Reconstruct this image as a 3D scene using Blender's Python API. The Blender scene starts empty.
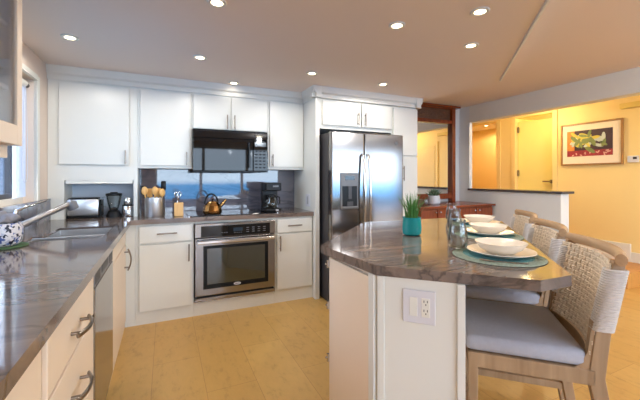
import bpy, bmesh, math, random
from mathutils import Vector, Matrix
random.seed(7)
SC = bpy.context.scene
COL = SC.collection
R = math.radians

# ------------------------------------------------------------------ camera, world, light, exposure
cam_d = bpy.data.cameras.new('camera')
cam = bpy.data.objects.new('camera', cam_d); COL.objects.link(cam)
cam.location = (0, 0, 1.283)
cam.rotation_euler = (R(90), 0, R(-24.7))
cam_d.sensor_fit = 'HORIZONTAL'; cam_d.sensor_width = 36
cam_d.lens = 336.4 / 640 * 36
cam_d.shift_y = -23 / 640
cam_d.clip_start = 0.02
SC.camera = cam

SC.view_settings.view_transform = 'Standard'
SC.view_settings.look = 'None'
SC.view_settings.gamma = 1.0
SC.view_settings.use_curve_mapping = False
SC.view_settings.exposure = 1.12
SC.cycles.use_denoising = True
SC.cycles.max_bounces = 10
SC.cycles.diffuse_bounces = 5
SC.cycles.sample_clamp_indirect = 6.0
SC.cycles.caustics_reflective = False
SC.cycles.caustics_refractive = False

SKY_STRENGTH = 5.2
WARM = (1.0, 0.93, 0.84)
DOWNLIGHT_W = 6.0
HALL_W = 10.5


def lin(r, g, b, a=1.0):
    def f(c):
        c = c / 255.0
        return c / 12.92 if c <= 0.04045 else ((c + 0.055) / 1.055) ** 2.4
    return (f(r), f(g), f(b), a)


w = bpy.data.worlds.new('world'); SC.world = w; w.use_nodes = True
nt = w.node_tree; nt.nodes.clear()
o_ = nt.nodes.new('ShaderNodeOutputWorld'); bg = nt.nodes.new('ShaderNodeBackground')
tc = nt.nodes.new('ShaderNodeTexCoord'); sx = nt.nodes.new('ShaderNodeSeparateXYZ')
mr = nt.nodes.new('ShaderNodeMapRange'); mr.inputs[1].default_value = -1; mr.inputs[2].default_value = 1
cr = nt.nodes.new('ShaderNodeValToRGB')
els = cr.color_ramp.elements
els[0].position = 0.0; els[0].color = lin(70, 110, 130)
els[1].position = 1.0; els[1].color = lin(170, 198, 236)
for p_, c_ in ((0.44, lin(40, 115, 170)), (0.489, lin(60, 140, 195)), (0.494, lin(205, 225, 240)), (0.60, lin(214, 228, 246)), (0.72, lin(186, 210, 244))):
    e_ = els.new(p_); e_.color = c_
cl = nt.nodes.new('ShaderNodeTexNoise'); cl.inputs['Scale'].default_value = 3.0; cl.inputs['Detail'].default_value = 5
mx = nt.nodes.new('ShaderNodeMix'); mx.data_type = 'RGBA'; mx.blend_type = 'SOFT_LIGHT'; mx.inputs[0].default_value = 0.35
nt.links.new(tc.outputs['Generated'], sx.inputs[0]); nt.links.new(sx.outputs[2], mr.inputs[0])
nt.links.new(mr.outputs[0], cr.inputs[0]); nt.links.new(tc.outputs['Generated'], cl.inputs['Vector'])
nt.links.new(cr.outputs[0], mx.inputs[6]); nt.links.new(cl.outputs['Fac'], mx.inputs[7])
nt.links.new(mx.outputs[2], bg.inputs[0]); bg.inputs[1].default_value = SKY_STRENGTH
nt.links.new(bg.outputs[0], o_.inputs[0])


def portal(name, loc, rot, sx_, sy_):
    d = bpy.data.lights.new(name, 'AREA'); d.shape = 'RECTANGLE'; d.size = sx_; d.size_y = sy_
    d.cycles.is_portal = True
    o = bpy.data.objects.new(name, d); COL.objects.link(o); o.location = loc; o.rotation_euler = rot
    return o


portal('window_light', (3.65, -3.77, 1.1), (R(90), 0, 0), 7.9, 2.2)       # emits toward +Y
portal('window_light', (-1.045, 2.3, 1.57), (0, R(-90), 0), 0.94, 2.0)   # emits toward +X

sun_d = bpy.data.lights.new('sun', 'SUN'); sun_d.energy = 5.0; sun_d.color = (1, 0.93, 0.82); sun_d.angle = R(1.0)
sun = bpy.data.objects.new('sun', sun_d); COL.objects.link(sun)
sun.location = (2, -8, 9); sun.rotation_euler = (R(42), 0, R(-12))   # shines toward +Y and down, through the big window

# ------------------------------------------------------------------ materials
MATS = {}


def mat(name, col, rough=0.5, metal=0.0, var=0.06, scale=6.0, stretch=(1, 1, 1), bump=0.0, bscale=None, spec=0.5,
        coat=0.0, emit=None, estr=0.0, sheen=0.0):
    if name in MATS:
        return MATS[name]
    m = bpy.data.materials.new(name); m.use_nodes = True
    n = m.node_tree; b = n.nodes['Principled BSDF']
    tcn = n.nodes.new('ShaderNodeTexCoord'); mp = n.nodes.new('ShaderNodeMapping'); mp.inputs['Scale'].default_value = stretch
    nz = n.nodes.new('ShaderNodeTexNoise'); nz.inputs['Scale'].default_value = scale; nz.inputs['Detail'].default_value = 4
    n.links.new(tcn.outputs['Object'], mp.inputs[0]); n.links.new(mp.outputs[0], nz.inputs['Vector'])
    mixn = n.nodes.new('ShaderNodeMix'); mixn.data_type = 'RGBA'
    c = col
    mixn.inputs[6].default_value = tuple(max(0, x * (1 - var)) for x in c[:3]) + (1,)
    mixn.inputs[7].default_value = tuple(min(1, x * (1 + var)) for x in c[:3]) + (1,)
    n.links.new(nz.outputs['Fac'], mixn.inputs[0]); n.links.new(mixn.outputs[2], b.inputs['Base Color'])
    b.inputs['Roughness'].default_value = rough; b.inputs['Metallic'].default_value = metal
    b.inputs['Specular IOR Level'].default_value = spec
    b.inputs['Coat Weight'].default_value = coat
    if sheen:
        b.inputs['Sheen Weight'].default_value = sheen
    if emit:
        b.inputs['Emission Color'].default_value = emit; b.inputs['Emission Strength'].default_value = estr
    if bump:
        nb = n.nodes.new('ShaderNodeTexNoise'); nb.inputs['Scale'].default_value = bscale or scale * 4
        n.links.new(mp.outputs[0], nb.inputs['Vector'])
        bp = n.nodes.new('ShaderNodeBump'); bp.inputs['Strength'].default_value = bump; bp.inputs['Distance'].default_value = 0.01
        n.links.new(nb.outputs['Fac'], bp.inputs['Height']); n.links.new(bp.outputs[0], b.inputs['Normal'])
    MATS[name] = m
    return m


def glass_mat(name, tint=(1, 1, 1, 1), amount=0.12):
    m = bpy.data.materials.new(name); m.use_nodes = True; n = m.node_tree; n.nodes.clear()
    out = n.nodes.new('ShaderNodeOutputMaterial'); t = n.nodes.new('ShaderNodeBsdfTransparent'); t.inputs[0].default_value = tint
    g = n.nodes.new('ShaderNodeBsdfGlossy'); g.inputs['Roughness'].default_value = 0.03
    lw = n.nodes.new('ShaderNodeLayerWeight'); lw.inputs[0].default_value = 0.25
    ma = n.nodes.new('ShaderNodeMath'); ma.operation = 'MULTIPLY_ADD'; ma.inputs[1].default_value = 0.65; ma.inputs[2].default_value = amount * 0.2
    ma.use_clamp = True
    mi = n.nodes.new('ShaderNodeMixShader')
    n.links.new(lw.outputs['Fresnel'], ma.inputs[0]); n.links.new(ma.outputs[0], mi.inputs[0])
    n.links.new(t.outputs[0], mi.inputs[1]); n.links.new(g.outputs[0], mi.inputs[2]); n.links.new(mi.outputs[0], out.inputs[0])
    MATS[name] = m
    return m


def stone_mat(name, base, mid, vein, dark, scale=1.6, rough=0.09, ang=0.5, spec=0.5):
    m = bpy.data.materials.new(name); m.use_nodes = True; n = m.node_tree; b = n.nodes['Principled BSDF']
    tcn = n.nodes.new('ShaderNodeTexCoord'); mp = n.nodes.new('ShaderNodeMapping')
    mp.inputs['Rotation'].default_value = (0.3, 0.2, ang); mp.inputs['Scale'].default_value = (scale * 0.55, scale * 2.6, scale * 1.8)
    n.links.new(tcn.outputs['Object'], mp.inputs[0])
    nz = n.nodes.new('ShaderNodeTexNoise'); nz.inputs['Scale'].default_value = 1.3; nz.inputs['Detail'].default_value = 9
    nz.inputs['Roughness'].default_value = 0.62; nz.inputs['Distortion'].default_value = 0.9
    n.links.new(mp.outputs[0], nz.inputs['Vector'])
    r = n.nodes.new('ShaderNodeValToRGB'); e = r.color_ramp.elements
    e[0].position = 0.28; e[0].color = dark; e[1].position = 0.8; e[1].color = vein
    k = e.new(0.43); k.color = base
    k = e.new(0.56); k.color = mid
    n.links.new(nz.outputs['Fac'], r.inputs[0])
    # thin dark veins
    n2 = n.nodes.new('ShaderNodeTexNoise'); n2.inputs['Scale'].default_value = 0.9; n2.inputs['Detail'].default_value = 6; n2.inputs['Distortion'].default_value = 1.6
    n.links.new(mp.outputs[0], n2.inputs['Vector'])
    sb = n.nodes.new('ShaderNodeMath'); sb.operation = 'SUBTRACT'; sb.inputs[1].default_value = 0.5
    ab = n.nodes.new('ShaderNodeMath'); ab.operation = 'ABSOLUTE'
    n.links.new(n2.outputs['Fac'], sb.inputs[0]); n.links.new(sb.outputs[0], ab.inputs[0])
    mr_ = n.nodes.new('ShaderNodeMapRange'); mr_.inputs[1].default_value = 0.0; mr_.inputs[2].default_value = 0.03; mr_.inputs[3].default_value = 0.75; mr_.inputs[4].default_value = 0.0
    n.links.new(ab.outputs[0], mr_.inputs[0])
    mixn = n.nodes.new('ShaderNodeMix'); mixn.data_type = 'RGBA'; mixn.inputs[7].default_value = dark
    n.links.new(mr_.outputs[0], mixn.inputs[0]); n.links.new(r.outputs[0], mixn.inputs[6])
    n.links.new(mixn.outputs[2], b.inputs['Base Color'])
    b.inputs['Roughness'].default_value = rough; b.inputs['Specular IOR Level'].default_value = spec
    MATS[name] = m
    return m


def floor_mat(name, c1, c2, mortar, tw=0.9, th=0.3):
    m = bpy.data.materials.new(name); m.use_nodes = True; n = m.node_tree; b = n.nodes['Principled BSDF']
    tcn = n.nodes.new('ShaderNodeTexCoord')
    mpb = n.nodes.new('ShaderNodeMapping'); mpb.inputs['Rotation'].default_value = (0, 0, R(90))
    n.links.new(tcn.outputs['Object'], mpb.inputs[0])
    br = n.nodes.new('ShaderNodeTexBrick'); br.offset = 0.5
    br.inputs['Scale'].default_value = 1.0; br.inputs['Brick Width'].default_value = tw; br.inputs['Row Height'].default_value = th
    br.inputs['Mortar Size'].default_value = 0.0015; br.inputs['Bias'].default_value = 0.0
    br.inputs['Color1'].default_value = c1; br.inputs['Color2'].default_value = c2; br.inputs['Mortar'].default_value = mortar
    n.links.new(mpb.outputs[0], br.inputs['Vector'])
    nz = n.nodes.new('ShaderNodeTexNoise'); nz.inputs['Scale'].default_value = 14; nz.inputs['Detail'].default_value = 7; nz.inputs['Roughness'].default_value = 0.7
    mpn = n.nodes.new('ShaderNodeMapping'); mpn.inputs['Scale'].default_value = (1.6, 0.7, 1)
    n.links.new(tcn.outputs['Object'], mpn.inputs[0]); n.links.new(mpn.outputs[0], nz.inputs['Vector'])
    rr = n.nodes.new('ShaderNodeValToRGB'); e = rr.color_ramp.elements
    e[0].position = 0.27; e[0].color = (0.42, 0.34, 0.24, 1); e[1].position = 0.72; e[1].color = (1.12, 1.12, 1.12, 1)
    k = e.new(0.45); k.color = (0.95, 0.95, 0.95, 1)
    n.links.new(nz.outputs['Fac'], rr.inputs[0])
    mixn = n.nodes.new('ShaderNodeMix'); mixn.data_type = 'RGBA'; mixn.blend_type = 'MULTIPLY'; mixn.inputs[0].default_value = 0.42
    n.links.new(br.outputs['Color'], mixn.inputs[6]); n.links.new(rr.outputs[0], mixn.inputs[7])
    n.links.new(mixn.outputs[2], b.inputs['Base Color'])
    b.inputs['Roughness'].default_value = 0.38
    MATS[name] = m
    return m


def wood_mat(name, c1, c2, rough=0.45, scale=3.0, axis='z', spec=0.5):
    m = bpy.data.materials.new(name); m.use_nodes = True; n = m.node_tree; b = n.nodes['Principled BSDF']
    tcn = n.nodes.new('ShaderNodeTexCoord'); mp = n.nodes.new('ShaderNodeMapping')
    mp.inputs['Scale'].default_value = {'z': (9, 9, 0.8), 'x': (0.8, 9, 9), 'y': (9, 0.8, 9)}[axis]
    n.links.new(tcn.outputs['Object'], mp.inputs[0])
    nz = n.nodes.new('ShaderNodeTexNoise'); nz.inputs['Scale'].default_value = scale; nz.inputs['Detail'].default_value = 6; nz.inputs['Distortion'].default_value = 0.6
    n.links.new(mp.outputs[0], nz.inputs['Vector'])
    r = n.nodes.new('ShaderNodeValToRGB'); e = r.color_ramp.elements
    e[0].position = 0.3; e[0].color = c1; e[1].position = 0.7; e[1].color = c2
    n.links.new(nz.outputs['Fac'], r.inputs[0]); n.links.new(r.outputs[0], b.inputs['Base Color'])
    b.inputs['Roughness'].default_value = rough; b.inputs['Specular IOR Level'].default_value = spec
    MATS[name] = m
    return m


def mat_rings(name, inner, outer, r_split):
    m = bpy.data.materials.new(name); m.use_nodes = True; n = m.node_tree; b = n.nodes['Principled BSDF']
    tcn = n.nodes.new('ShaderNodeTexCoord'); ln = n.nodes.new('ShaderNodeVectorMath'); ln.operation = 'LENGTH'
    n.links.new(tcn.outputs['Object'], ln.inputs[0])
    st = n.nodes.new('ShaderNodeMath'); st.operation = 'GREATER_THAN'; st.inputs[1].default_value = r_split
    n.links.new(ln.outputs['Value'], st.inputs[0])
    mixn = n.nodes.new('ShaderNodeMix'); mixn.data_type = 'RGBA'; mixn.inputs[6].default_value = inner; mixn.inputs[7].default_value = outer
    n.links.new(st.outputs[0], mixn.inputs[0])
    vo = n.nodes.new('ShaderNodeTexNoise'); vo.inputs['Scale'].default_value = 70
    n.links.new(tcn.outputs['Object'], vo.inputs['Vector'])
    m2 = n.nodes.new('ShaderNodeMix'); m2.data_type = 'RGBA'; m2.blend_type = 'OVERLAY'; m2.inputs[0].default_value = 0.5
    n.links.new(mixn.outputs[2], m2.inputs[6]); n.links.new(vo.outputs['Fac'], m2.inputs[7])
    n.links.new(m2.outputs[2], b.inputs['Base Color']); b.inputs['Roughness'].default_value = 0.85
    MATS[name] = m
    return m


WHITE = mat('cabinet_white', lin(222, 223, 217), 0.32, var=0.015)
CREAM = mat('cabinet_cream', lin(232, 214, 192), 0.35, var=0.02)
TRIMW = mat('trim_white', lin(226, 225, 216), 0.4, var=0.015)
WALLW = mat('wall_beige', lin(222, 206, 192), 0.6, var=0.015)
WALLG = mat('wall_white', lin(220, 223, 222), 0.6, var=0.015)
CEIL = mat('ceiling_paint', lin(228, 215, 206), 0.75, var=0.02, scale=2)
HALLY = mat('hall_paint', lin(240, 214, 148), 0.6, var=0.02)
DOORY = mat('door_paint', lin(240, 222, 140), 0.45, var=0.02)
HALLA = mat('amber_paint', lin(244, 218, 164), 0.6, var=0.02)
FLOOR = floor_mat('cork_floor', lin(212, 173, 104), lin(200, 157, 88), lin(176, 132, 74))
PLAT = floor_mat('landing_floor', lin(214, 158, 84), lin(196, 140, 70), lin(150, 104, 50))
STONE = stone_mat('brown_stone', lin(106, 95, 90), lin(124, 108, 98), lin(152, 133, 119), lin(68, 60, 58), rough=0.08, ang=0.9)
SPLASH = stone_mat('splash_stone', lin(104, 104, 116), lin(116, 112, 120), lin(138, 132, 136), lin(78, 78, 88), scale=1.2, rough=0.025, ang=0.2, spec=1.0)
STEEL = mat('stainless', lin(146, 143, 141), 0.13, 1.0, var=0.05, scale=3, stretch=(40, 40, 1))
SINKS = mat('sink_steel', lin(214, 214, 214), 0.34, 1.0, var=0.03)
STEELH = mat('stainless_polished', lin(200, 198, 196), 0.14, 1.0, var=0.03)
NICKEL = mat('brushed_nickel', lin(150, 140, 130), 0.3, 1.0, var=0.05)
CHROME = mat('chrome', lin(205, 205, 208), 0.1, 1.0, var=0.02)
BLACKG = mat('black_glass', lin(8, 8, 10), 0.03, var=0.02, spec=0.35)
BLACKP = mat('black_plastic', lin(12, 12, 13), 0.35, var=0.05, spec=0.25)
DARKG = mat('dark_grey', lin(58, 56, 58), 0.4, var=0.05)
GREYP = mat('grey_plastic', lin(112, 112, 114), 0.35, var=0.04)
OVENG = mat('oven_glass', lin(40, 46, 36), 0.05, var=0.05, spec=1.0, coat=0.6)
DISPLAY = mat('display', lin(20, 24, 30), 0.1, emit=lin(80, 150, 190), estr=0.03)
CERAM = mat('white_ceramic', lin(238, 228, 212), 0.2, var=0.02)
TEAL = mat('teal_ceramic', lin(20, 140, 140), 0.25, var=0.08)
GRASS = mat('grass_leaf', lin(62, 118, 44), 0.5, var=0.35, scale=30)
SOIL = mat('soil', lin(60, 44, 30), 0.9, var=0.3, scale=60)
SUCC = mat('succulent_leaf', lin(84, 108, 84), 0.5, var=0.25, scale=30)
FABRIC = mat('seat_fabric', lin(166, 168, 180), 0.9, var=0.08, scale=60, bump=0.15, bscale=300, sheen=0.2)
OAK = wood_mat('weathered_oak', lin(146, 118, 88), lin(172, 144, 112), 0.55)
OAKX = wood_mat('weathered_oak_rail', lin(164, 132, 98), lin(190, 158, 122), 0.55, axis='x')
ROPE = mat('seagrass_rope', lin(224, 206, 182), 0.85, var=0.25, scale=40, bump=0.3, bscale=250)
WRAP = mat('wrapped_rope', lin(206, 200, 196), 0.85, var=0.15, scale=60, bump=0.3, bscale=250)
KOA = wood_mat('red_wood', lin(104, 44, 20), lin(142, 68, 32), 0.22, axis='x')
KOAZ = wood_mat('red_wood_upright', lin(104, 44, 20), lin(142, 68, 32), 0.25, axis='z')
CARVE = mat('carved_wood', lin(92, 58, 34), 0.4, var=0.6, scale=40)
MIRROR = mat('mirror', lin(235, 235, 230), 0.01, 1.0, var=0.0)
BEECH = wood_mat('beech', lin(206, 158, 96), lin(226, 184, 124), 0.5)
SPOON = wood_mat('spoon_wood', lin(202, 152, 84), lin(226, 182, 112), 0.5)
COPPER = mat('copper', lin(176, 132, 78), 0.14, 1.0, var=0.25)
SLATE = mat('pony_cap', lin(74, 72, 76), 0.2, var=0.1, scale=20)
FRAMEW = wood_mat('picture_frame_wood', lin(150, 108, 58), lin(172, 128, 74), 0.4)
MATTE = mat('picture_mount', lin(240, 226, 204), 0.8, var=0.01)
PLATEP = mat('switch_plastic', lin(214, 214, 220), 0.35, var=0.01)
GLASS = glass_mat('clear_glass', (0.94, 0.96, 0.95, 1))
PANE = glass_mat('window_pane', (0.95, 0.97, 1, 1), 0.1)
LAMPE = mat('lamp_glow', lin(255, 240, 214), 0.5, emit=lin(255, 232, 196), estr=5.0)
PLACEM = mat_rings('woven_placemat', lin(92, 144, 146), lin(142, 156, 142), 0.148)
SCREEN = mat('slate_screen', lin(52, 66, 84), 0.6, var=0.3, scale=10, stretch=(1, 4, 0.2))
TILE_CLOTH = None


# ------------------------------------------------------------------ mesh helpers
class MB:
    def __init__(s):
        s.bm = bmesh.new()

    def box(s, x0, x1, y0, y1, z0, z1, bev=0.0, M=None):
        r = bmesh.ops.create_cube(s.bm, size=1.0)
        vs = r['verts']
        T = Matrix.Translation(((x0 + x1) / 2, (y0 + y1) / 2, (z0 + z1) / 2)) @ Matrix.Diagonal((abs(x1 - x0), abs(y1 - y0), abs(z1 - z0), 1))
        if M is not None:
            T = M @ T
        bmesh.ops.transform(s.bm, matrix=T, verts=vs)
        if bev > 0:
            es = list({e for v in vs for e in v.link_edges})
            bmesh.ops.bevel(s.bm, geom=es, offset=bev, segments=2, profile=0.5, affect='EDGES')
        return s

    def prism(s, pts, z0, z1, M=None):
        a = [s.bm.verts.new((x, y, z0)) for x, y in pts]
        b = [s.bm.verts.new((x, y, z1)) for x, y in pts]
        n = len(pts)
        s.bm.faces.new(a[::-1]); s.bm.faces.new(b)
        for i in range(n):
            s.bm.faces.new((a[i], a[(i + 1) % n], b[(i + 1) % n], b[i]))
        if M is not None:
            bmesh.ops.transform(s.bm, matrix=M, verts=a + b)
        return s

    def lathe(s, prof, c=(0, 0, 0), seg=32, M=None, sy=1.0):
        rings = []
        allv = []
        for r, z in prof:
            if r < 1e-6:
                v = [s.bm.verts.new((c[0], c[1], c[2] + z))]
            else:
                v = [s.bm.verts.new((c[0] + r * math.cos(2 * math.pi * i / seg), c[1] + sy * r * math.sin(2 * math.pi * i / seg), c[2] + z)) for i in range(seg)]
            rings.append(v); allv += v
        for a, b in zip(rings[:-1], rings[1:]):
            for i in range(seg):
                j = (i + 1) % seg
                if len(a) == 1 and len(b) == 1:
                    continue
                if len(a) == 1:
                    s.bm.faces.new((a[0], b[j], b[i]))
                elif len(b) == 1:
                    s.bm.faces.new((a[i], a[j], b[0]))
                else:
                    s.bm.faces.new((a[i], a[j], b[j], b[i]))
        for k, flip in ((0, True), (-1, False)):
            if len(rings[k]) > 1:
                s.bm.faces.new(rings[k][::-1] if flip else rings[k])
        if M is not None:
            bmesh.ops.transform(s.bm, matrix=M, verts=allv)
        return s

    def tube(s, path, r, seg=8, rad=None, flat=None, closed=False):
        pts = [Vector(p) for p in path]
        n = len(pts)
        rings = []
        up = None
        for i, p in enumerate(pts):
            if closed:
                t = (pts[(i + 1) % n] - pts[i - 1]).normalized()
            else:
                t = (pts[min(i + 1, n - 1)] - pts[max(i - 1, 0)]).normalized()
            if up is None:
                a = Vector((0, 0, 1)) if abs(t.z) < 0.9 else Vector((0, 1, 0))
                up = (a - t * a.dot(t)).normalized()
            else:
                up = (up - t * up.dot(t)).normalized()
            sd = t.cross(up)
            rr = rad[i] if rad else r
            f1, f2 = flat if flat else (1, 1)
            rings.append([s.bm.verts.new(p + up * (math.cos(2 * math.pi * k / seg) * rr * f1) + sd * (math.sin(2 * math.pi * k / seg) * rr * f2)) for k in range(seg)])
        m = n if closed else n - 1
        for i in range(m):
            a, b = rings[i], rings[(i + 1) % n]
            for k in range(seg):
                s.bm.faces.new((a[k], a[(k + 1) % seg], b[(k + 1) % seg], b[k]))
        if not closed:
            s.bm.faces.new(rings[0][::-1]); s.bm.faces.new(rings[-1])
        return s

    def cyl(s, p0, p1, r, seg=20):
        return s.tube([p0, p1], r, seg)

    def beam(s, path, wd, dp, side=(1, 0, 0)):
        """rectangular bar along a path, wd measured along `side`"""
        sd = Vector(side).normalized()
        pts = [Vector(p) for p in path]; n = len(pts); rings = []
        for i, p in enumerate(pts):
            t = (pts[min(i + 1, n - 1)] - pts[max(i - 1, 0)]).normalized()
            q = t.cross(sd).normalized()
            ww = wd[i] if isinstance(wd, (list, tuple)) else wd
            dd = dp[i] if isinstance(dp, (list, tuple)) else dp
            rings.append([s.bm.verts.new(p + sd * (a * ww / 2) + q * (b * dd / 2)) for a, b in ((-1, -1), (1, -1), (1, 1), (-1, 1))])
        for a, b in zip(rings[:-1], rings[1:]):
            for k in range(4):
                s.bm.faces.new((a[k], a[(k + 1) % 4], b[(k + 1) % 4], b[k]))
        s.bm.faces.new(rings[0][::-1]); s.bm.faces.new(rings[-1])
        return s

    def ball(s, c, r, sc=(1, 1, 1), M=None, sub=2):
        q = bmesh.ops.create_icosphere(s.bm, subdivisions=sub, radius=r)
        T = Matrix.Translation(c) @ (M if M is not None else Matrix.Identity(4)) @ Matrix.Diagonal((*sc, 1))
        bmesh.ops.transform(s.bm, matrix=T, verts=q['verts'])
        return s

    def build(s, name, material, parent=None, smooth=None, bevel=0.0, world=True):
        """geometry given in world coordinates; turned into the parent's frame"""
        bmesh.ops.recalc_face_normals(s.bm, faces=s.bm.faces)
        me = bpy.data.meshes.new(name)
        o = bpy.data.objects.new(name, me)
        if parent is not None and world:
            Mi = wm(parent).inverted()
            bmesh.ops.transform(s.bm, matrix=Mi, verts=s.bm.verts)
        if parent is None and world:
            # origin at the base centre
            xs = [v.co.x for v in s.bm.verts]; ys = [v.co.y for v in s.bm.verts]; zs = [v.co.z for v in s.bm.verts]
            c = Vector(((min(xs) + max(xs)) / 2, (min(ys) + max(ys)) / 2, min(zs)))
            bmesh.ops.translate(s.bm, vec=-c, verts=s.bm.verts)
            o.location = c
        s.bm.to_mesh(me); s.bm.free()
        COL.objects.link(o)
        me.materials.append(material)
        if parent is not None:
            o.parent = parent
        if smooth:
            me.shade_smooth() if hasattr(me, 'shade_smooth') else None
            try:
                me.set_sharp_from_angle(angle=R(smooth))
            except Exception:
                pass
        if bevel:
            b = o.modifiers.new('bevel', 'BEVEL'); b.width = bevel; b.segments = 2; b.limit_method = 'ANGLE'; b.angle_limit = R(40)
        return o


def wm(o):
    M = Matrix.Translation(o.location) @ o.rotation_euler.to_matrix().to_4x4()
    return wm(o.parent) @ M if o.parent else M


def tag(o, label, cat, group=None):
    o['label'] = label; o['category'] = cat
    if group:
        o['group'] = group
    return o


def thing(name, label, cat, loc=(0, 0, 0), rz=0.0, group=None):
    o = bpy.data.objects.new(name, None); o.empty_display_size = 0.05
    COL.objects.link(o); o.location = loc; o.rotation_euler = (0, 0, rz)
    return tag(o, label, cat, group)


def struct(name, mb, m, smooth=None, bevel=0.0):
    o = mb.build(name, m, None, smooth, bevel); o['kind'] = 'structure'
    return o


def copy_thing(root, loc, rz, label, group=None):
    c = root.copy(); COL.objects.link(c); c.location = loc; c.rotation_euler = (0, 0, rz); c['label'] = label
    if group:
        c['group'] = group

    def rec(src, dst):
        for ch in list(src.children):
            d = ch.copy(); COL.objects.link(d); d.parent = dst
            rec(ch, d)
    rec(root, c)
    return c


def bar_pull(p0, p1, nrm, out=0.03, r=0.006, arch=0.0, flat=None):
    """cabinet pull between surface points p0,p1, standing off along nrm"""
    p0, p1, nrm = Vector(p0), Vector(p1), Vector(nrm)
    L = (p1 - p0); u = L.normalized(); L = L.length
    m = MB()
    n = 10
    path = []
    for i in range(n + 1):
        t = i / n
        path.append(p0 - u * 0.012 + (p1 - p0 + u * 0.024) * t + nrm * (out + arch * (4 * t * (1 - t))))
    m.tube(path, r, 8, flat=flat)
    for p in (p0, p1):
        q = p + u * (0.012 if p is p0 else -0.012)
        m.tube([q, q + nrm * (out + arch * 0.35)], r * 0.85, 8)
    return m


# ------------------------------------------------------------------ room shell
HZ = 2.352          # upper ceiling
KZ = 2.232          # dropped kitchen ceiling
struct('floor', MB().box(-1.05, 8.1, -3.8, 6.2, -0.1, 0.0), FLOOR)
struct('ceiling', MB().box(-1.05, 8.1, -3.8, 6.2, HZ, HZ + 0.1), CEIL)
struct('ceiling_kitchen', MB().prism([(-0.91, 3.87), (-0.91, -1.45), (-0.70, -1.43), (2.98, 2.26), (2.98, 3.87)], KZ, HZ), CEIL)
dd = 0.7071 * 0.014
struct('trim_ceiling_edge', MB().prism([(-0.70, -1.43), (-0.70 + dd, -1.43 - dd), (2.98 + dd, 2.26 - dd), (2.98, 2.26)], KZ - 0.014, HZ), TRIMW)

wl = MB()
wl.box(-1.05, -0.91, -3.8, 1.30, 0, HZ).box(-1.05, -0.91, 3.31, 3.99, 0, HZ)
wl.box(-1.05, -0.91, 1.30, 3.31, 0, 1.085).box(-1.05, -0.91, 1.30, 3.31, 2.04, HZ)
struct('wall_left', wl, WALLW)
struct('wall_back', MB().box(-1.05, 4.18, 3.87, 3.99, 0, HZ), WALLG)
struct('wall_stub', MB().box(4.18, 4.24, 3.68, 3.99, 0, HZ), WALLG)
struct('wall_pony', MB().box(4.18, 4.335, 2.385, 3.68, 0, 1.085), WALLG)
struct('trim_pony_cap', MB().box(4.14, 4.375, 2.345, 3.679, 1.085, 1.114), SLATE, bevel=0.004)
struct('trim_beam', MB().box(4.18, 4.335, -3.68, 3.68, 2.105, HZ), TRIMW)
# hall wall with the two openings
wr = MB()
DZ = 2.30
wr.box(5.55, 5.67, 0.8, 3.28, 0, HZ).box(5.55, 5.67, 3.90, 4.27, 0, HZ).box(5.55, 5.67, 5.0, 6.2, 0, HZ)
wr.box(5.55, 5.67, 3.28, 3.90, DZ, HZ).box(5.55, 5.67, 4.27, 5.0, DZ, HZ)
struct('wall_right', wr, HALLY)
struct('wall_living', MB().box(5.67, 8.1, 0.8, 0.92, 0, HZ).box(8.0, 8.1, -3.8, 0.8, 0, HZ), WALLW)
struct('wall_hall_end', MB().box(4.33, 7.2, 6.1, 6.2, 0, HZ), HALLY)
struct('wall_hall_side', MB().box(4.18, 4.33, 3.99, 6.1, 0, HZ), HALLY)
struct('wall_amber_room', MB().box(6.6, 6.72, 4.27, 6.1, 0, HZ).box(5.67, 7.2, 4.10, 4.20, 0, HZ), HALLA)
struct('wall_door_room', MB().box(6.9, 7.0, 2.3, 4.1, 0, HZ).box(5.67, 7.0, 2.2, 2.3, 0, HZ), DOORY)
struct('floor_landing', MB().box(4.8, 5.55, 2.02, 2.385, 0, 0.17).box(4.336, 7.2, 2.385, 6.1, 0, 0.17), PLAT, bevel=0.006)
struct('baseboard_right', MB().box(5.525, 5.55, 2.30, 3.20, 0.17, 0.405).box(5.53, 5.55, 1.93, 2.30, 0.17, 0.30), TRIMW, bevel=0.004)
# window wall behind the camera, with its sliding frames
wf = MB()
wf.box(-1.05, -0.3, -3.8, -3.68, 0, HZ).box(7.6, 8.1, -3.8, -3.68, 0, HZ).box(-0.3, 7.6, -3.8, -3.68, 2.2, HZ)
struct('wall_front', wf, WALLW)
win2 = MB()
for x in (-0.27, 1.04, 2.35, 3.66, 4.97, 6.28, 7.57):
    win2.box(x - 0.04, x + 0.04, -3.76, -3.70, 0.0, 2.2)
win2.box(-0.3, 7.6, -3.76, -3.70, 0, 0.06).box(-0.3, 7.6, -3.76, -3.70, 2.14, 2.2)
struct('window_2', win2, TRIMW)
struct('window_2_panes', MB().box(-0.24, 7.55, -3.735, -3.73, 0.05, 2.15), PANE)

struct('balcony_floor', MB().box(-2.5, 9.5, -6.4, -3.8, -0.14, -0.02), mat('balcony_tile', lin(150, 148, 148), 0.7))
struct('balcony_wall', MB().box(-2.5, 9.5, -6.5, -6.4, -0.14, 0.42), mat('balcony_wall_paint', lin(110, 118, 134), 0.7))
struct('door_3', MB().box(5.525, 5.549, 1.0, 1.92, 0.02, 2.08), HALLY)
lv = MB()
for i in range(38):
    lv.box(5.512, 5.527, 1.08, 1.84, 0.14 + i * 0.049, 0.175 + i * 0.049)
lv.build('louvers', HALLY, bpy.data.objects['door_3'])

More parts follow.
